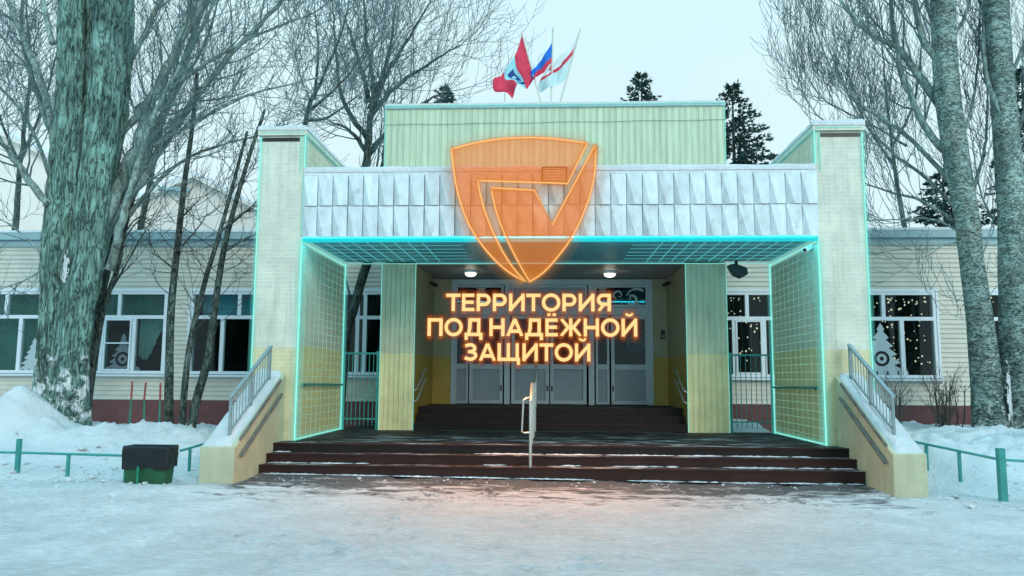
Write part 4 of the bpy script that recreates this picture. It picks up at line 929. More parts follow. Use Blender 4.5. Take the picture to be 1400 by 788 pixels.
words = thing('slogan_sign', 'glowing orange Cyrillic slogan in three lines hanging before the doors', 'light sign', tuple(at(727, 448, 13.9)))
WY = 13.9
HW = .092
def arc(cx, cy, rx, ry, a0, a1, n=18): return [(cx + rx * math.cos(R(lerp(a0, a1, k / n))), cy + ry * math.sin(R(lerp(a0, a1, k / n)))) for k in range(n + 1)]
def stem(x): return [(x, 0), (x, 1)]
h_ = HW
GLYPH = {   # width, strokes as centre lines on a cap height of 1
    'Т': (.80, [[(0, 1 - h_), (.80, 1 - h_)], [(.40, 0), (.40, 1 - h_)]]),
    'Е': (.70, [stem(h_), [(h_, h_), (.70, h_)], [(h_, .51), (.65, .51)], [(h_, 1 - h_), (.69, 1 - h_)]]),
    'Р': (.78, [stem(h_), [(h_, 1 - h_), (.42, 1 - h_)] + arc(.43, .645, .26, .263, 88, -90) + [(h_, .382)]]),
    'И': (.88, [stem(h_), stem(.88 - h_), [(h_, .10), (.88 - h_, .90)]]),
    'О': (1.04, [arc(.52, .5, .52 - h_, .515 - h_, 0, 360, 40)]),
    'Я': (.78, [stem(.78 - h_), [(.78 - h_, 1 - h_), (.36, 1 - h_)] + arc(.35, .655, .26, .253, 92, 270) + [(.78 - h_, .402)], [(.36, .36), (.11, .0)]]),
    'П': (.86, [stem(h_), stem(.86 - h_), [(h_, 1 - h_), (.86 - h_, 1 - h_)]]),
    'Д': (1.02, [[(.0, h_), (1.02, h_)], [(h_, .05), (h_, -.21)], [(1.02 - h_, .05), (1.02 - h_, -.21)], [(.80, .1), (.80, 1)], [(.22, .12), (.29, .45), (.31, 1)], [(.24, 1 - h_), (.80, 1 - h_)]]),
    'Н': (.86, [stem(h_), stem(.86 - h_), [(h_, .5), (.86 - h_, .5)]]),
    'А': (1.0, [[(.10, 0), (.5, .97)], [(.90, 0), (.5, .97)], [(.22, .28), (.78, .28)]]),
    'Ж': (1.26, [stem(.63), [(.11, .99), (.48, .51)], [(.09, .01), (.48, .50)], [(1.15, .99), (.78, .51)], [(1.17, .01), (.78, .50)], [(.42, .51), (.84, .51)]]),
    'З': (.76, [[(.06, .845)] + arc(.345, .712, .265, .196, 122, -84) + [(.24, .518)], [(.24, .518), (.36, .518)] + arc(.355, .306, .31, .214, 84, -122) + [(.045, .175)]]),
    'Щ': (1.30, [stem(h_), stem(.62), stem(1.13), [(h_, h_), (1.29, h_)], [(1.20, .1), (1.20, -.21)]]),
}
GLYPH['Ё'] = (.70, GLYPH['Е'][1] + [[(.20, 1.145), (.20, 1.285)], [(.50, 1.145), (.50, 1.285)]])
GLYPH['Й'] = (.88, GLYPH['И'][1] + [arc(.44, 1.31, .17, .135, 185, 355, 10)])
def sdf(strokes, x, y):
    best = 9
    for st in strokes:
        for (ax, ay), (bx, by_) in zip(st, st[1:]):
            dx, dy = bx - ax, by_ - ay; L2 = dx * dx + dy * dy or 1e-9
            t = min(1, max(0, ((x - ax) * dx + (y - ay) * dy) / L2)); best = min(best, math.hypot(x - ax - dx * t, y - ay - dy * t))
    return best
def letter_core(ch):
    """solid letter: each stroke a square-ended bar 6 cm deep, joints mitred"""
    mb = MB()
    for k, st in enumerate(GLYPH[ch][1]):
        hw = HW * (.62 if ch == 'Й' and k == 3 else 1); y0 = -.05 - .002 * k; P = [Vector(p) for p in st]; n = len(P); closed = (P[0] - P[-1]).length < 1e-4; Lf, Rt = [], []
        for i in range(n):
            d0 = (P[i] - P[i - 1]).normalized() if i > 0 else None; d1 = (P[i + 1] - P[i]).normalized() if i < n - 1 else None
            if closed and i in (0, n - 1): d0, d1 = (P[-1] - P[-2]).normalized(), (P[1] - P[0]).normalized()
            d0 = d0 or d1; d1 = d1 or d0; t = (d0 + d1).normalized(); nn = Vector((-t.y, t.x)); m_ = hw / max(.5, nn.dot(Vector((-d0.y, d0.x))))
            Lf.append(P[i] + nn * m_); Rt.append(P[i] - nn * m_)
        cl = lambda p: (p.x, min(max(p.y, 0), 1)) if ch in 'АЖИЯ' and k < 6 else (p.x, p.y)
        for i in range(n - 1):
            q = [cl(Lf[i]), cl(Lf[i + 1]), cl(Rt[i + 1]), cl(Rt[i])]
            fr_ = [(a, y0, b) for a, b in q]; bk_ = [(a, 0.0 + .001 * k, b) for a, b in q]
            mb.quad(*fr_); mb.quad(*bk_[::-1]); mb.quad(fr_[0], bk_[0], bk_[1], fr_[1]); mb.quad(fr_[3], fr_[2], bk_[2], bk_[3])
            if i == 0 and not closed: mb.quad(fr_[0], fr_[3], bk_[3], bk_[0])
            if i == n - 2 and not closed: mb.quad(fr_[1], bk_[1], bk_[2], fr_[2])
    return mb.mesh('letter', 'letter')
def letter_halo(ch, off, mt, step=.05):
    """bloom built as a translucent glowing sheet, cut to an even offset round the letter (marching squares over its distance field)"""
    wd, st = GLYPH[ch]; pad = off + .12; x0, y0 = -pad, -.21 - pad; nx = int((wd + 2 * pad) / step) + 2; ny = int((1.55 + 2 * pad) / step) + 2
    V = [[sdf(st, x0 + i * step, y0 + j * step) - HW - off for i in range(nx)] for j in range(ny)]
    mb = MB()
    for j in range(ny - 1):
        for i in range(nx - 1):
            c = [(x0 + i * step, y0 + j * step, V[j][i]), (x0 + (i + 1) * step, y0 + j * step, V[j][i + 1]), (x0 + (i + 1) * step, y0 + (j + 1) * step, V[j + 1][i + 1]), (x0 + i * step, y0 + (j + 1) * step, V[j + 1][i])]
            pl = []
            for a, b in zip(c, c[1:] + c[:1]):
                if a[2] < 0: pl.append((a[0], 0, a[1]))
                if (a[2] < 0) != (b[2] < 0): t = a[2] / (a[2] - b[2]); pl.append((lerp(a[0], b[0], t), 0, lerp(a[1], b[1], t)))
            if len(pl) > 2: mb.poly(pl)
    return mb.mesh('glow', mt)
GC = {}
KERN = {'Т': -.04, 'А': -.05, 'О': -.02, 'Ж': -.03}
def word_line(txt, u0, u1, vtop, vbot):
    p0, p1 = at(u0, vbot, WY), at(u1, vtop, WY)
    H = p1.z - p0.z; W = p1.x - p0.x
    x = 0; places = []
    for ch in txt:
        if ch == ' ': x += .26; continue
        if ch not in GC: GC[ch] = [letter_core(ch)] + [letter_halo(ch, o_, m_) for o_, m_ in ((.06, 'lh1'), (.15, 'lh2'), (.27, 'lh3'))]
        k = KERN.get(ch, 0); x += k; places.append((ch, x)); x += GLYPH[ch][0] + k + .135
    sx = W / (x - .135)
    for ch, xx in places:
        base = None
        for i, (me, nm) in enumerate(zip(GC[ch], ('letter', 'letter_bloom', 'letter_bloom', 'letter_bloom'))):
            o = link(nm, me, base or words)
            if base is None: o.location = Vector((p0.x + xx * sx, WY, p0.z)) - wpos(words); o.scale = (sx, H, H); base = o
            else: o.location = (0, .03 + .07 * i, 0)
word_line('ТЕРРИТОРИЯ', 611, 835, 402, 425.5)
word_line('ПОД НАДЁЖНОЙ', 584.5, 871, 436, 459.5)
word_line('ЗАЩИТОЙ', 634.5, 807, 470, 493.5)
# the light the signs throw on the forecourt and on the fascia
def sign_light(par, loc, w_, h__, energy, tilt):
    l = bpy.data.lights.new('sign_glow', 'AREA'); l.shape = 'RECTANGLE'; l.size = w_; l.size_y = h__; l.energy = energy; l.color = (1, .42, .16)
    lo = bpy.data.objects.new('sign_glow', l); COL.objects.link(lo); lo.parent = par; lo.location = Vector(loc) - wpos(par); lo.rotation_euler = (-R(90 - tilt), 0, 0)
sign_light(words, (-.3, WY - .09, 2.5), 3.2, .9, 260, 25)

# ------------------------------------------------------------------ flags on the roof
FY = 18.6
def flag(label, base, tip, hoist, topc, flyc, botc, cols, poles='pole'):
    b, t = at(*base, FY), at(*tip, FY); b = b + (b - t) * .25
    o = thing('flag', label, 'flag', b, 'flags on the roof')
    MB().tube([b, t], .022, 8).build('pole', 'pole', o)
    def curve(pp):
        c = catmull([at(u, v, FY) for u, v in pp], 8); return c
    def samp(c, s):
        s = s * (len(c) - 1); i = min(int(s), len(c) - 2); return c[i].lerp(c[i + 1], s - i)
    Hc, Tc, Fc, Bc = curve(hoist), curve(topc), curve(flyc), curve(botc)
    mb = MB(); mb.smooth = True; nu, nv = 28, 24
    for j in range(nv + 1):
        for i in range(nu + 1):
            u, v = i / nu, j / nv
            p = samp(Tc, u) * (1 - v) + samp(Bc, u) * v + samp(Hc, v) * (1 - u) + samp(Fc, v) * u - (samp(Hc, 0) * (1 - u) * (1 - v) + samp(Fc, 0) * u * (1 - v) + samp(Hc, 1) * (1 - u) * v + samp(Fc, 1) * u * v)
            p.y += .09 * math.sin(u * 11 + v * 4) * u + .05 * math.sin(u * 19 - v * 3) * u
            mb.v.append(tuple(p))
    for j in range(nv):
        for i in range(nu):
            a = j * (nu + 1) + i; mb.f.append((a, a + 1, a + nu + 2, a + nu + 1)); mb.m.append(cols[1]((i + .5) / nu, (j + .5) / nv))
    mb.build('cloth', cols[0], o)
def emblem(u, v):
    if .38 < u < .68:
        du, dv = (u - .53) / .15, (v - .5) / .5
        return 2 if (abs(du) < .5 and .25 < v < .7 and not (abs(du) < .2 and .4 < v < .55)) or (abs(v - .78) < .05 and abs(du) < .8) else 1
    return 0
flag('red flag with pale middle band and dark blue emblem, left of three', (739, 138), (713.5, 44), [(714, 46), (722, 74), (728, 100)], [(714, 46), (706, 72), (690, 96), (674, 111)], [(674, 111), (676, 126), (692, 126), (700, 134)], [(728, 100), (721, 121), (708, 117), (700, 134)], (['fred', 'fcyan', 'fnavy'], emblem))
flag('white, blue and red striped flag, middle of three', (753.5, 138), (756.5, 38), [(756.5, 38), (756, 66), (755, 95)], [(756.5, 38), (746, 62), (736, 78), (728, 91)], [(728, 91), (726, 100), (725, 109), (720, 118)], [(755, 95), (744, 99), (733, 107), (720, 118)], (['fwhite', 'fblue', 'fred'], lambda u, v: 0 if v < .33 else (1 if v < .66 else 2)))
flag('white flag with a narrow slanting red stripe, right of three', (766.5, 138), (793.5, 40), [(793, 42), (785, 72), (775, 106)], [(793, 42), (778, 66), (762, 80), (750, 92)], [(750, 92), (741, 106), (736, 116), (736, 125)], [(775, 106), (766, 114), (753, 120), (736, 125)], (['fwhite', 'fred', 'fpale'], lambda u, v: 1 if abs(v - .40 - .08 * u) < .10 - .05 * u else (2 if v > .5 else 0)))

# ------------------------------------------------------------------ bin, fences, stakes
bx0, bx1, by, bz0, bz1 = -6.38, -5.68, 11.85, -.10, .55
binn = thing('litter_bin', 'green metal litter bin lined with a black bag by left fence', 'bin', ((bx0 + bx1) / 2, by, 0))
bd = MB(); d = .30
def ring(z, e): return [(bx0 + e, by - d / 2 + e, z), (bx1 - e, by - d / 2 + e, z), (bx1 - e, by + d / 2 - e, z), (bx0 + e, by + d / 2 - e, z)]
r0, r1, r2, r3 = ring(bz0 + .06, .05), ring(bz1 - .02, .01), ring(bz1 - .02, .03), ring(bz0 + .08, .07)
for i in range(4):
    k = (i + 1) % 4
    bd.quad(r0[i], r0[k], r1[k], r1[i]); bd.quad(r1[i], r1[k], r2[k], r2[i]); bd.quad(r2[i], r2[k], r3[k], r3[i])
bd.poly(r0[::-1]); bd.poly(r3); bd.build('body', 'binm', binn)
lg_ = MB(); lg_.box(bx0 - .035, bx0 - .005, by - .03, by + .03, -.06, .50).box(bx0 + .24, bx0 + .27, by - .175, by - .145, -.06, .26).build('stand', 'green', binn)
bg_ = MB(); bg_.smooth = True; nn, kk = 64, 12
per = []
for i in range(nn):
    t = i / nn * 4; s_, f = int(t), t - int(t); rr = ring(0, -.008); a, b = rr[s_], rr[(s_ + 1) % 4]; per.append((lerp(a[0], b[0], f), lerp(a[1], b[1], f)))
for k in range(kk + 1):
    for i, (x, y) in enumerate(per):
        t = k / kk; nx_, ny_ = x - (bx0 + bx1) / 2, y - by; L = math.hypot(nx_, ny_)
        hang = .33 + .03 * fbm(x * 5, y * 5, 2); z = bz1 + .005 - t * hang
        if k == 0: z += .004; s2_ = .97
        else: s2_ = 1.012 + .03 * fbm(x * 6, y * 6 + z * 2, z * 9)
        s2_ -= .045 * t
        bg_.v.append(((bx0 + bx1) / 2 + nx_ * s2_, by + ny_ * s2_, z))
for k in range(kk):
    for i in range(nn): a = k * nn + i; b = k * nn + (i + 1) % nn; bg_.f.append((a, b, b + nn, a + nn)); bg_.m.append(0)
c0 = len(bg_.v); bg_.v.append(((bx0 + bx1) / 2, by, bz1 - .22))
for i in range(nn): bg_.f.append((c0, (i + 1) % nn, i)); bg_.m.append(0)
bg_.build('bin_bag', 'bag', binn)

def fence(label, path, posts, mt='green'):
    o = thing('low_fence', label, 'fence', (path[0][0], path[0][1], 0), 'low pipe fences in the snow')
    MB().tube(path, .02, 8).build('rail', mt, o)
    for (x, y, z0, z1, r) in posts: MB().box(x - r, x + r, y - r, y + r, z0, z1).build('post', mt, o)
fence('low green pipe fence standing in snow left of the litter bin', [(-14, 12.35, .40), (-8.4, 12.3, .385), (-7.5, 12.2, .38), (-6.42, 12.0, .385)], [(-8.40, 12.3, -.1, .60, .03), (-7.53, 12.22, .0, .37, .022), (-6.44, 12.0, -.1, .40, .022), (-10.8, 12.33, -.1, .6, .03), (-12.9, 12.33, -.1, .4, .022)], 'teal')
fence('short green pipe fence between litter bin and left parapet', [(-5.78, 12.3, .44), (-5.62, 13.0, .52), (-5.42, 13.7, .56)], [(-5.72, 12.5, .1, .46, .018), (-5.5, 13.4, .2, .54, .018)], 'teal')
fence('low green pipe fence on the snow bank right of the parapet', [(5.60, 13.9, .70), (5.84, 13.2, .63), (6.35, 11.62, .50), (7.2, 11.5, .47), (9, 11.3, .45)], [(6.35, 11.6, -.15, .66, .045), (5.75, 13.45, .3, .66, .02), (5.93, 12.9, .2, .61, .02), (6.13, 12.3, .1, .56, .02), (8.4, 11.4, -.1, .6, .04)], 'teal')
for k, (u, vt, vb, lean) in enumerate(((181, 522, 595, -5), (199.5, 523, 598, -8), (219.5, 524, 600, -2))):
    Y = 15.3; t, b = at(u, vt, Y), at(u + lean, vb, Y); b.z -= .15
    mid = b.lerp(t, .72)
    o = thing('garden_stake', ('thin straight green stake with dark red tip, leftmost of three by the plinth', 'bent green stake with dark red tip, middle of three by the plinth', 'green stake with dark red tip beside the thin trunks')[k], 'stake', b, 'green stakes with red tips')
    bend = b.lerp(t, .4) + Vector((.04 if k == 1 else 0, 0, 0))
    MB().tube([b, bend, mid], [.03 if k else .014, .022, .014], 6).build('shaft', 'green', o); MB().tube([mid, t], .018, 6).build('tip', 'red', o)

# ------------------------------------------------------------------ trees
def twigs(mb, p, d, L, r, lvl, rnd, up=.25, curl=.25, minr=.006, m=0):
    """one twig grown step by step, bending upward, with its own side shoots"""
    n = 5 if lvl > 0 else 4; pts = [p]; rad = [r]; d = d.normalized(); shoots = []
    for i in range(n):
        d = (d + Vector((rnd.gauss(0, curl), rnd.gauss(0, curl), rnd.gauss(0, curl) + up)) * .5).normalized()
        p = p + d * (L / n); pts.append(p); rad.append(max(minr * .6, r * (1 - (i + 1) / n * .75)))
        if lvl > 0 and i > 0: shoots.append((p, d.copy(), rad[-1]))
    mb.tube(pts, rad, 4 if r > .02 else 3, m, False)
    if lvl > 0:
        for (q, dd, rr) in shoots:
            for _ in range(1 if rnd.random() < .92 else 2):
                side = Vector((rnd.gauss(0, 1), rnd.gauss(0, 1), rnd.gauss(0, 1))); side = (side - dd * side.dot(dd)).normalized()
                twigs(mb, q, dd + side * rnd.uniform(.5, 1.1), L * rnd.uniform(.45, .75), max(minr, rr * .65), lvl - 1, rnd, up, curl, minr, m)
def limb_path(pix, Y0, Y1):
    n = len(pix); return catmull([at(u, v, lerp(Y0, Y1, i / max(1, n - 1))) for i, (u, v) in enumerate(pix)], 6)
def grow(tree, tw, pix, Y0, Y1, r0, r1, rnd, mt, ntw=14, L=1.6, lvl=2, start=.25, up=.3, name='limb', spread=.9, sides=8, minr=.007):
    pts = limb_path(pix, Y0, Y1); n = len(pts)
    for i in range(1, n): pts[i] = pts[i] + Vector((rnd.gauss(0, 1), rnd.gauss(0, 1), rnd.gauss(0, 1))) * r0 * .12
    rad = [lerp(r0, r1, (i / (n - 1)) ** .8) for i in range(n)]
    mb = MB(); mb.smooth = True; mb.tube(pts, rad, sides); mb.build(name, mt, tree)
    ntw = max(2, int(ntw * .68))
    for k in range(ntw):
        t = lerp(start, 1, (k + rnd.random()) / ntw); i = min(n - 2, int(t * (n - 1)))
        d = (pts[i + 1] - pts[i]).normalized(); side = Vector((rnd.gauss(0, 1), rnd.gauss(0, 1), rnd.gauss(0, 1))); side = (side - d * side.dot(d)).normalized()
        twigs(tw, pts[i], d * .8 + side * spread, L * rnd.uniform(.6, 1.2), max(minr * 1.4, rad[i] * .35 if rad[i] < .08 else .022), lvl, rnd, up, minr=minr)
    twigs(tw, pts[-1], pts[-1] - pts[-2], L, r1, lvl, rnd, up, minr=minr)
def flute(amp, k, seed):
    def f(a, p): return 1 + amp * math.sin(a * k + seed + p.z * .35) + amp * 1.1 * fbm(math.cos(a) * 1.6 + seed, math.sin(a) * 1.6, p.z * .8) + amp * .7 * fbm(math.cos(a) * 5, math.sin(a) * 5 + seed, p.z * 2.5) - amp * 1.0 * max(0, .35 - abs(fbm(math.cos(a) * 4 + seed, math.sin(a) * 4, p.z * .9)) * 2.2)
    return f
def trunk_tube(mb, pix, Y0, Y1, rpx, seed, amp=.09, sides=28, extra=1):
    """trunk through pixels (u, v) with half widths in pixels"""
    P = [at(u, v, lerp(Y0, Y1, i / (len(pix) - 1))) for i, (u, v) in enumerate(pix)]
    k = 22; pts = catmull(P, k)
    rr = []
    for i in range(len(pts)):
        s = i / k; j = min(int(s), len(rpx) - 2); rr.append(lerp(rpx[j], rpx[j + 1], s - j) * P[min(j, len(P) - 1)].y / F_PX)
    mb.tube(pts, rr, sides, 0, True, flute(amp, 5, seed))

# big many-stemmed poplar on the left
rnd = random.Random(21)
YT = 15.4
pop = thing('poplar_tree', 'massive multi-stemmed bare poplar with deeply furrowed bark, left of the entrance', 'tree', tuple(at(82, 580, YT)))
tk = MB(); tk.smooth = True
trunk_tube(tk, [(74, 625), (75, 560), (76, 500), (79, 430), (80, 350), (88, 250), (98, 110), (100, -40), (98, -200)], YT, YT + .1, [32, 25, 23, 22, 21, 20, 19, 19, 16], 2, .10, 72)
trunk_tube(tk, [(98, 625), (96, 560), (97, 500), (105, 430), (121, 350), (133, 250), (150, 110), (157, -40), (160, -200)], YT - .1, YT, [32, 25, 24, 23, 22, 23, 26, 26, 20], 3, .11, 76)
trunk_tube(tk, [(86, 620), (85, 540), (90, 440), (104, 350), (114, 230), (124, 80), (130, -80), (132, -200)], YT + .42, YT + .5, [34, 28, 28, 28, 26, 24, 22, 18], 4, .09, 40)
trunk_tube(tk, [(112, 630), (106, 570), (103, 510), (108, 440)], YT + .05, YT, [22, 14, 12, 6], 6, .1, 18)
tk.build('trunk', 'bark', pop)
def snow_patch(par, cu, cv, r, a0, da, dz, Y, seed):
    """snow blown onto the bark: a thin ragged sheet wrapped round the trunk"""
    mb = MB(); mb.smooth = True; c = at(cu, cv, Y); na, nz = 26, 40; idx = {}
    for j in range(nz + 1):
        for i in range(na + 1):
            u, v = i / na * 2 - 1, j / nz * 2 - 1; a = a0 + u * da
            if u * u + v * v + .9 * fbm(u * 2.2 + seed, v * 2.2 + seed) + .6 * fbm(u * 7, v * 7, seed) < .75:
                rr = r + .02 + .012 * fbm(u * 6, v * 6, 3); idx[i, j] = len(mb.v); mb.v.append((c.x + rr * math.sin(a), c.y - rr * math.cos(a), c.z + v * dz))
    for (i, j) in idx:
        q = [(i, j), (i + 1, j), (i + 1, j + 1), (i, j + 1)]
        if all(k in idx for k in q): mb.f.append(tuple(idx[k] for k in q)); mb.m.append(0)
    mb.build('snow_patch', 'snow', par)
snow_patch(pop, 114, 368, .35, -.55, .42, .38, YT, 1)
tw = MB()
LIMBS = [
    ([(132, 320), (160, 260), (190, 190), (220, 110), (262, 30), (290, -50)], 0, 1.0, .17, .07, 24),
    ([(138, 330), (172, 265), (205, 195), (240, 120), (275, 20), (320, -60)], .3, 1.6, .13, .05, 22),
    ([(140, 330), (178, 270), (225, 195), (285, 110), (345, 45), (400, -15)], .4, 2.0, .12, .04, 26),
    ([(150, 200), (180, 165), (215, 120), (245, 55), (262, -10)], .2, .9, .09, .04, 16),
    ([(185, 150), (255, 105), (310, 70), (370, 40), (430, 18)], .5, 2.3, .06, .02, 22),
    ([(210, 200), (270, 165), (340, 130), (400, 115), (460, 100)], .6, 2.5, .05, .012, 22),
    ([(170, 300), (225, 240), (270, 210), (335, 190), (390, 178)], .7, 2.4, .055, .012, 22),
    ([(155, 130), (185, 70), (215, 10), (240, -60)], .1, .8, .08, .04, 12),
    ([(150, 370), (168, 300), (190, 220), (215, 150), (245, 90)], -.2, -.9, .10, .03, 18),
    ([(76, 210), (62, 130), (35, 60), (10, 0), (-20, -60)], .1, .8, .10, .04, 20),
    ([(74, 190), (45, 110), (30, 40), (35, -40)], .3, 1.2, .08, .03, 16),
    ([(66, 280), (35, 240), (10, 205), (-25, 150)], -.2, -.6, .09, .04, 18),
    ([(68, 240), (40, 170), (0, 120), (-40, 90)], .4, 1.4, .05, .02, 18),
    ([(60, 350), (30, 320), (0, 300), (-40, 290)], .2, 1.0, .03, .012, 10),
    ([(58, 370), (30, 385), (10, 392), (-10, 400)], .2, .9, .02, .008, 8),
    ([(72, 60), (58, 0), (45, -60)], .2, .5, .07, .04, 10),
    ([(200, 240), (235, 270), (270, 300), (300, 320)], .6, 1.5, .018, .006, 6),
]
for pix, d0, d1, r0, r1, nt_ in LIMBS: grow(pop, tw, pix, YT + d0, YT + d1, r0, r1, rnd, 'barks', nt_, 1.6, 2, minr=.0078)
tw.build('twigs', 'twig', pop, kind='stuff')

# two pale trunks on the right
rnd = random.Random(5)
YR = 17.4
def bigtree(label, trunkpix, rpx, limbs, base, seed):
    t = thing('poplar_tree', label, 'tree', tuple(at(*base, YR)))
    mb = MB(); mb.smooth = True; trunk_tube(mb, trunkpix, YR, YR + .1, rpx, seed, .035, 40); mb.build('trunk', 'birch', t)
    tw = MB()
    for pix, d0, d1, r0, r1, nt_ in limbs: grow(t, tw, pix, YR + d0, YR + d1, r0, r1, rnd, 'barks', nt_, 1.5, 2, up=.55, spread=.7, minr=.0075)
    tw.build('twigs', 'twig', t, kind='stuff'); snow_patch(t, base[0] + 2, base[1] - 62, .36, .7, .4, .7, YR, seed)
bigtree('tall pale poplar leaning left, right of the fairy-lit window', [(1362, 640), (1356, 590), (1348, 520), (1338, 430), (1327, 350), (1322, 300), (1308, 220), (1294, 110), (1290, 0), (1285, -150)], [34, 24, 19, 16, 14.5, 15, 16, 16, 16, 13],
        [([(1312, 230), (1270, 180), (1240, 120), (1222, 40), (1215, -40)], .1, .8, .10, .04, 22),
         ([(1305, 180), (1262, 110), (1225, 65), (1180, 40), (1140, -10)], .2, 1.0, .12, .03, 26),
         ([(1300, 100), (1265, 60), (1250, 0), (1245, -60)], .0, .5, .10, .05, 16),
         ([(1302, 110), (1280, 50), (1262, -20)], .3, .9, .08, .04, 12),
         ([(1300, 250), (1240, 185), (1180, 145), (1135, 90), (1110, 20)], .5, 1.6, .06, .015, 28),
         ([(1312, 290), (1262, 240), (1215, 205), (1170, 150), (1130, 60)], .6, 1.8, .05, .012, 26),
         ([(1240, 200), (1190, 170), (1150, 150), (1120, 130), (1095, 90)], 1.0, 2.0, .03, .008, 24),
         ([(1180, 190), (1130, 168), (1105, 140), (1088, 90), (1080, 20)], 1.4, 2.2, .025, .007, 22),
         ([(1316, 310), (1260, 275), (1215, 262), (1180, 250)], .3, .8, .05, .014, 16),
         ([(1318, 320), (1275, 300), (1230, 300), (1188, 302)], .2, .5, .035, .008, 14),
         ([(1318, 330), (1290, 335), (1262, 345), (1230, 335)], .1, -.3, .022, .006, 7),
         ([(1330, 260), (1345, 210), (1350, 150), (1352, 70)], .3, .9, .05, .015, 18),
         ([(1312, 200), (1330, 140), (1338, 70), (1340, 0)], .2, .9, .045, .015, 16),
         ([(1335, 370), (1350, 330), (1362, 290), (1385, 270)], .0, .3, .025, .008, 8),
         ([(1297, 60), (1320, 20), (1335, -40)], .2, .6, .05, .02, 10)], (1352, 600), 11)
bigtree('thick pale poplar at the right edge with branches on both sides', [(1404, 640), (1396, 580), (1390, 500), (1387, 420), (1384, 300), (1377, 200), (1369, 100), (1363, 0), (1360, -140)], [36, 25, 20, 19, 17.5, 16, 15.5, 15.5, 13],
        [([(1375, 170), (1350, 110), (1345, 40), (1342, -40)], -.1, .3, .07, .03, 14),
         ([(1385, 200), (1402, 150), (1430, 90)], .1, .3, .05, .02, 12),
         ([(1375, 120), (1400, 60), (1420, 0)], .2, .5, .06, .02, 14),
         ([(1382, 320), (1358, 300), (1340, 260), (1330, 200)], .2, .4, .04, .012, 14),
         ([(1370, 60), (1345, 20), (1325, -40)], .2, .5, .04, .015, 10),
         ([(1388, 360), (1360, 395), (1340, 420)], -.1, -.2, .012, .006, 4)], (1392, 600), 12)

# slender dark trunks in front of the left wing
rnd = random.Random(8)
YS = 16.2
def sapling(label, pix, r0, r1, sides=()):
    t = thing('young_tree', label, 'tree', tuple(at(*pix[0], YS)), 'slender dark trunks before the left wing')
    tw = MB()
    pts = limb_path(pix, YS, YS + .3); n = len(pts)
    mb = MB(); mb.smooth = True; mb.tube(pts, [lerp(r0, r1, i / (n - 1)) for i in range(n)], 10, 0, True, flute(.06, 3, r0 * 99)); mb.build('trunk', 'thin', t)
    for s in sides: grow(t, tw, s, YS, YS + .4, .028, .008, rnd, 'thin', 6, .9, 1, up=.2, minr=.0065)
    for k in range(14):
        i = int(n * rnd.uniform(.35, .98)) - 1; twigs(tw, pts[i], Vector((rnd.gauss(0, 1), rnd.gauss(0, .6), .5)), rnd.uniform(.6, 1.4), .012, 1, rnd, .2, minr=.0065)
    tw.build('twigs', 'twigd', t, kind='stuff')
sapling('slender dark trunk rising straight, left one of the three at snow-filled stump', [(231, 612), (231, 520), (234, 420), (243, 330), (252, 250), (262, 180), (270, 100)], .10, .035,
        [[(240, 345), (255, 330), (272, 310), (283, 292)], [(244, 300), (258, 288), (275, 270)], [(239, 370), (222, 355), (205, 345)]])
sapling('slender brown trunk leaning right, middle one of the three at snow-filled stump', [(248, 612), (252, 540), (262, 460), (282, 380), (300, 320), (322, 240), (338, 180)], .075, .03,
        [[(300, 320), (320, 300), (345, 285)]])
sapling('slender dark trunk leaning right past the window, right one of the three', [(256, 612), (268, 550), (284, 490), (295, 410), (306, 340), (324, 270), (345, 200), (362, 150)], .10, .03,
        [[(306, 345), (330, 330), (350, 320)], [(312, 310), (335, 290), (352, 275)]])
sapling('dark double stem leaning right beside the big poplar', [(118, 560), (128, 450), (146, 370), (160, 310), (178, 240), (200, 170), (225, 90)], .10, .04,
        [[(140, 395), (160, 340), (185, 300), (206, 300)], [(150, 370), (175, 320), (200, 290)], [(133, 430), (165, 375), (190, 330), (208, 300)]])
sapling('thin dark stem leaning right just behind the double stem', [(120, 560), (140, 430), (160, 370), (172, 310), (192, 240), (215, 160)], .07, .025)
lt = thing('young_tree', 'dark leaning trunk seen through the left gate before the window', 'tree', tuple(at(470, 500, 18.6)))
mb = MB(); mb.smooth = True; mb.tube(limb_path([(462, 590), (472, 460), (484, 420), (497, 375), (508, 345), (520, 310)], 18.6, 18.6), [.13] * 12 + [.11] * 19, 10); mb.build('trunk', 'thin', lt)
mb = MB(); mb.tube(limb_path([(484, 420), (476, 395), (470, 370)], 18.6, 18.5), .025, 6); mb.build('limb', 'thin', lt)

# snow stuck to the foot of the slender trunks
sf = MB(); sf.smooth = True
for (u, v, r) in ((237, 600, .13), (247, 602, .12), (229, 604, .1), (256, 598, .12)):
    p = at(u, v, YS - .12); sf.tube([(p.x, p.y, p.z - .35), (p.x, p.y, p.z - .05), (p.x + .02, p.y + .05, p.z + .12), (p.x + .04, p.y + .1, p.z + .3)], [r * 1.5, r * 1.1, r * .7, .01], 9, 0, True, flute(.15, 3, u))
sf.build('snow_clump', 'snow', None, label='snow packed round the foot of the slender trunks', kind='structure')

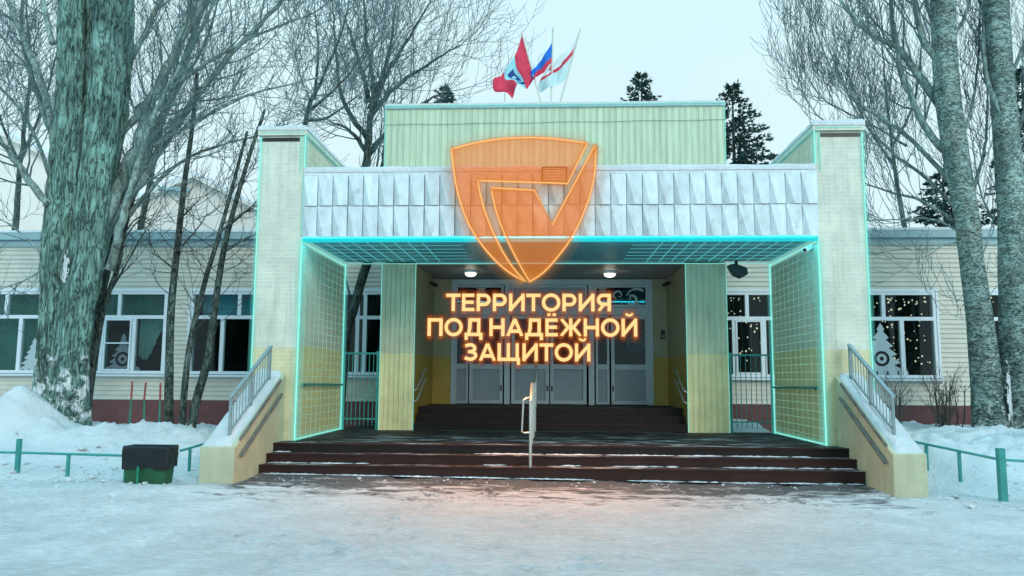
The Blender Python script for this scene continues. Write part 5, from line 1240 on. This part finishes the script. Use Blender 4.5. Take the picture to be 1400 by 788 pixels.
# bare shrubs under the right window
def shrub(label, u0, u1, vb, vt, n, Y, seed):
    rnd = random.Random(seed); c = at((u0 + u1) / 2, vb, Y); t = thing('bare_shrub', label, 'shrub', tuple(c), 'bare shrubs by the right wing')
    st = MB(); tw = MB()
    for i in range(n):
        u = lerp(u0, u1, rnd.random()); b = at(lerp(u, (u0 + u1) / 2, .5), vb + 10, Y + rnd.uniform(-.2, .2)); e_ = at(u, lerp(vt, vb, rnd.random() * .3), Y + rnd.uniform(-.3, .3))
        m_ = b.lerp(e_, .5) + Vector((rnd.gauss(0, .05), 0, 0)); st.tube([b, m_, e_], [.018, .014, .008], 5)
        for k in range(4): q = b.lerp(e_, rnd.uniform(.35, .95)); twigs(tw, q, Vector((rnd.gauss(0, 1), rnd.gauss(0, .5), .9)), rnd.uniform(.25, .55), .008, 1, rnd, .35, minr=.006)
    st.build('stems', 'twigd', t, kind='stuff'); tw.build('twigs', 'twigd', t, kind='stuff')
shrub('wide bare shrub between the right window and pale trunk', 1262, 1332, 605, 520, 13, 17.8, 3)
shrub('small bare shrub just behind the right slanted railing', 1216, 1240, 590, 530, 4, 17.6, 4)

# trees beyond the roofs
def fartree(label, stems, Y, r, seed, L, ntw=20, lvl=2, minr=.0095, group='bare trees beyond the roof'):
    rnd = random.Random(seed); t = thing('bare_tree', label, 'tree', tuple(at(*stems[0][0], Y)), group); tw = MB()
    for k, pix in enumerate(stems): grow(t, tw, pix, Y, Y + rnd.uniform(-1, 1), r * (1 if k == 0 else .55), .02, rnd, 'thin', ntw, L, lvl, .2, .28, 'trunk' if k == 0 else 'limb', 1.0, 7, minr)
    tw.build('twigs', 'twig', t, kind='stuff')
fartree('spreading bare tree behind the canopy left of the yellow attic', [[(500, 330), (500, 240), (505, 180), (510, 120), (500, 40), (495, -40)], [(504, 170), (525, 110), (560, 50), (590, 0)], [(505, 160), (540, 120), (590, 85), (632, 60)], [(503, 190), (470, 140), (460, 80), (455, 10)], [(505, 140), (490, 80), (470, 20)], [(505, 210), (540, 170), (580, 140), (615, 125)], [(506, 150), (530, 80), (540, 10)], [(505, 215), (480, 180), (450, 165)]], 28, .22, 31, 2.4, 22)
fartree('small bare tree behind the left pylon', [[(405, 330), (418, 165), (440, 110), (465, 50), (480, -10)], [(425, 150), (470, 110), (500, 70)], [(430, 135), (435, 70), (430, 10)], [(420, 165), (450, 160), (490, 130)]], 24, .10, 32, 1.9, 16)
fartree('young bare tree with leaning stems against the attic corner', [[(505, 330), (522, 230), (527, 190), (540, 130)], [(512, 250), (518, 210), (522, 170)]], 27, .10, 33, 1.2, 8)
fartree('bare tree standing behind the big poplar', [[(190, 330), (215, 200), (235, 120), (255, 20)], [(215, 210), (260, 150), (300, 90)], [(210, 220), (180, 140), (160, 60)], [(225, 150), (280, 60), (300, -10)]], 26, .12, 34, 2.0, 16)
fartree('bare tree far behind the left edge of the wing', [[(20, 330), (30, 200), (40, 100), (35, -20)], [(28, 220), (60, 140), (80, 60)], [(28, 230), (0, 160), (-20, 80)]], 26, .12, 35, 2.0, 16)
fartree('bare tree behind the right pylon', [[(1240, 330), (1225, 240), (1215, 160), (1205, 60)], [(1225, 230), (1190, 180), (1160, 120)], [(1220, 200), (1250, 140), (1260, 60)]], 27, .10, 36, 1.8, 14)

def conifer(label, u, vtop, vbase, halfpx, Y, seed):
    rnd = random.Random(seed); top = at(u, vtop, Y); s = Y / F_PX; H = (vbase - vtop) * s; W = halfpx * s
    base = Vector((top.x, Y, top.z - H)); o = thing('conifer_tree', label, 'tree', (top.x, Y, 0), 'dark conifers beyond the roof')
    MB().tube([(top.x, Y, 0), (top.x, Y, top.z - .1)], [.3, .03], 8).build('trunk', 'thin', o)
    cr = MB(); tiers = int(H / .32)
    for k in range(tiers):
        t = (k + .3) / tiers; z = top.z - t * H; Lr = W * (t ** .8) * 1.05 + .12
        nb = 7 + int(6 * t)
        for b in range(nb):
            a = rnd.random() * 6.283; L = Lr * rnd.uniform(.65, 1.15); d = Vector((math.cos(a), math.sin(a), 0))
            n = max(3, int(L / .22))
            for i in range(n):
                q = (i + 1) / n; c = Vector((top.x, Y, z)) + d * (L * q) + Vector((0, 0, -.28 * L * q + .22 * L * q * q + rnd.gauss(0, .05)))
                for _ in range(11):
                    e1 = (d + Vector((rnd.gauss(0, .7), rnd.gauss(0, .7), rnd.gauss(-.1, .4)))).normalized(); e2 = e1.cross(Vector((rnd.gauss(0, 1), rnd.gauss(0, 1), rnd.gauss(0, 1)))).normalized()
                    l = rnd.uniform(.14, .32); ww = l * .13
                    cr.quad(c - e2 * ww, c + e1 * l * .5 - e2 * ww * 1.2, c + e1 * l, c + e1 * l * .5 + e2 * ww * 1.2)
    cr.build('crown', 'needle', o)
conifer('small conifer top showing over the attic roof right of the flags', 877, 100, 215, 46, 40, 1)
conifer('large conifer rising behind the right end of the attic', 1001, 116, 320, 88, 40, 2)
conifer('conifer tip over the attic roof left of the flags', 606, 117, 220, 38, 42, 3)
conifer('dark conifer behind the pale poplar and right wing roof', 1288, 228, 350, 60, 38, 4)
conifer('dark conifer at the right edge behind the trunk', 1396, 95, 350, 55, 36, 5)

# ------------------------------------------------------------------ gabled houses behind the left wing
def gable(label, peak, eave_l, eave_r, Y, depth):
    p, l, r_ = at(*peak, Y), at(*eave_l, Y), at(*eave_r, Y)
    o = thing('gabled_house', label, 'building', (p.x, Y, 0), 'gabled houses beyond the wing')
    MB().prism([(l.x, 0), (r_.x, 0), (r_.x, r_.z), (p.x, p.z), (l.x, l.z)], 'y', Y, Y + depth).build('wall', 'far', o)
    for e_, sg in ((l, -1), (r_, 1)):
        d = (e_ - p); e2 = p + d * 1.08
        MB().prism([(p.x, p.z + .02), (e2.x, e2.z + .02), (e2.x, e2.z + .14), (p.x, p.z + .14)], 'y', Y - .4, Y + depth).build('roof', 'far', o)
        MB().prism([(p.x, p.z + .15), (e2.x, e2.z + .15), (e2.x, e2.z + .34), (p.x, p.z + .37)], 'y', Y - .38, Y + depth).build('roof_snow', 'snow', o)
    return o, p
o, p = gable('pale gabled house with snowy roof behind the slender trunks', (268, 246), (180, 285), (350, 288), 36, 9)
MB().box(p.x - 1.6, p.x - .2, 35.55, 35.9, p.z - .62, p.z - .45).build('eave_board', 'trim', o)
gable('tall pale gabled block at the left edge behind the big poplar', (-40, 165), (-300, 300), (178, 272), 40, 12)
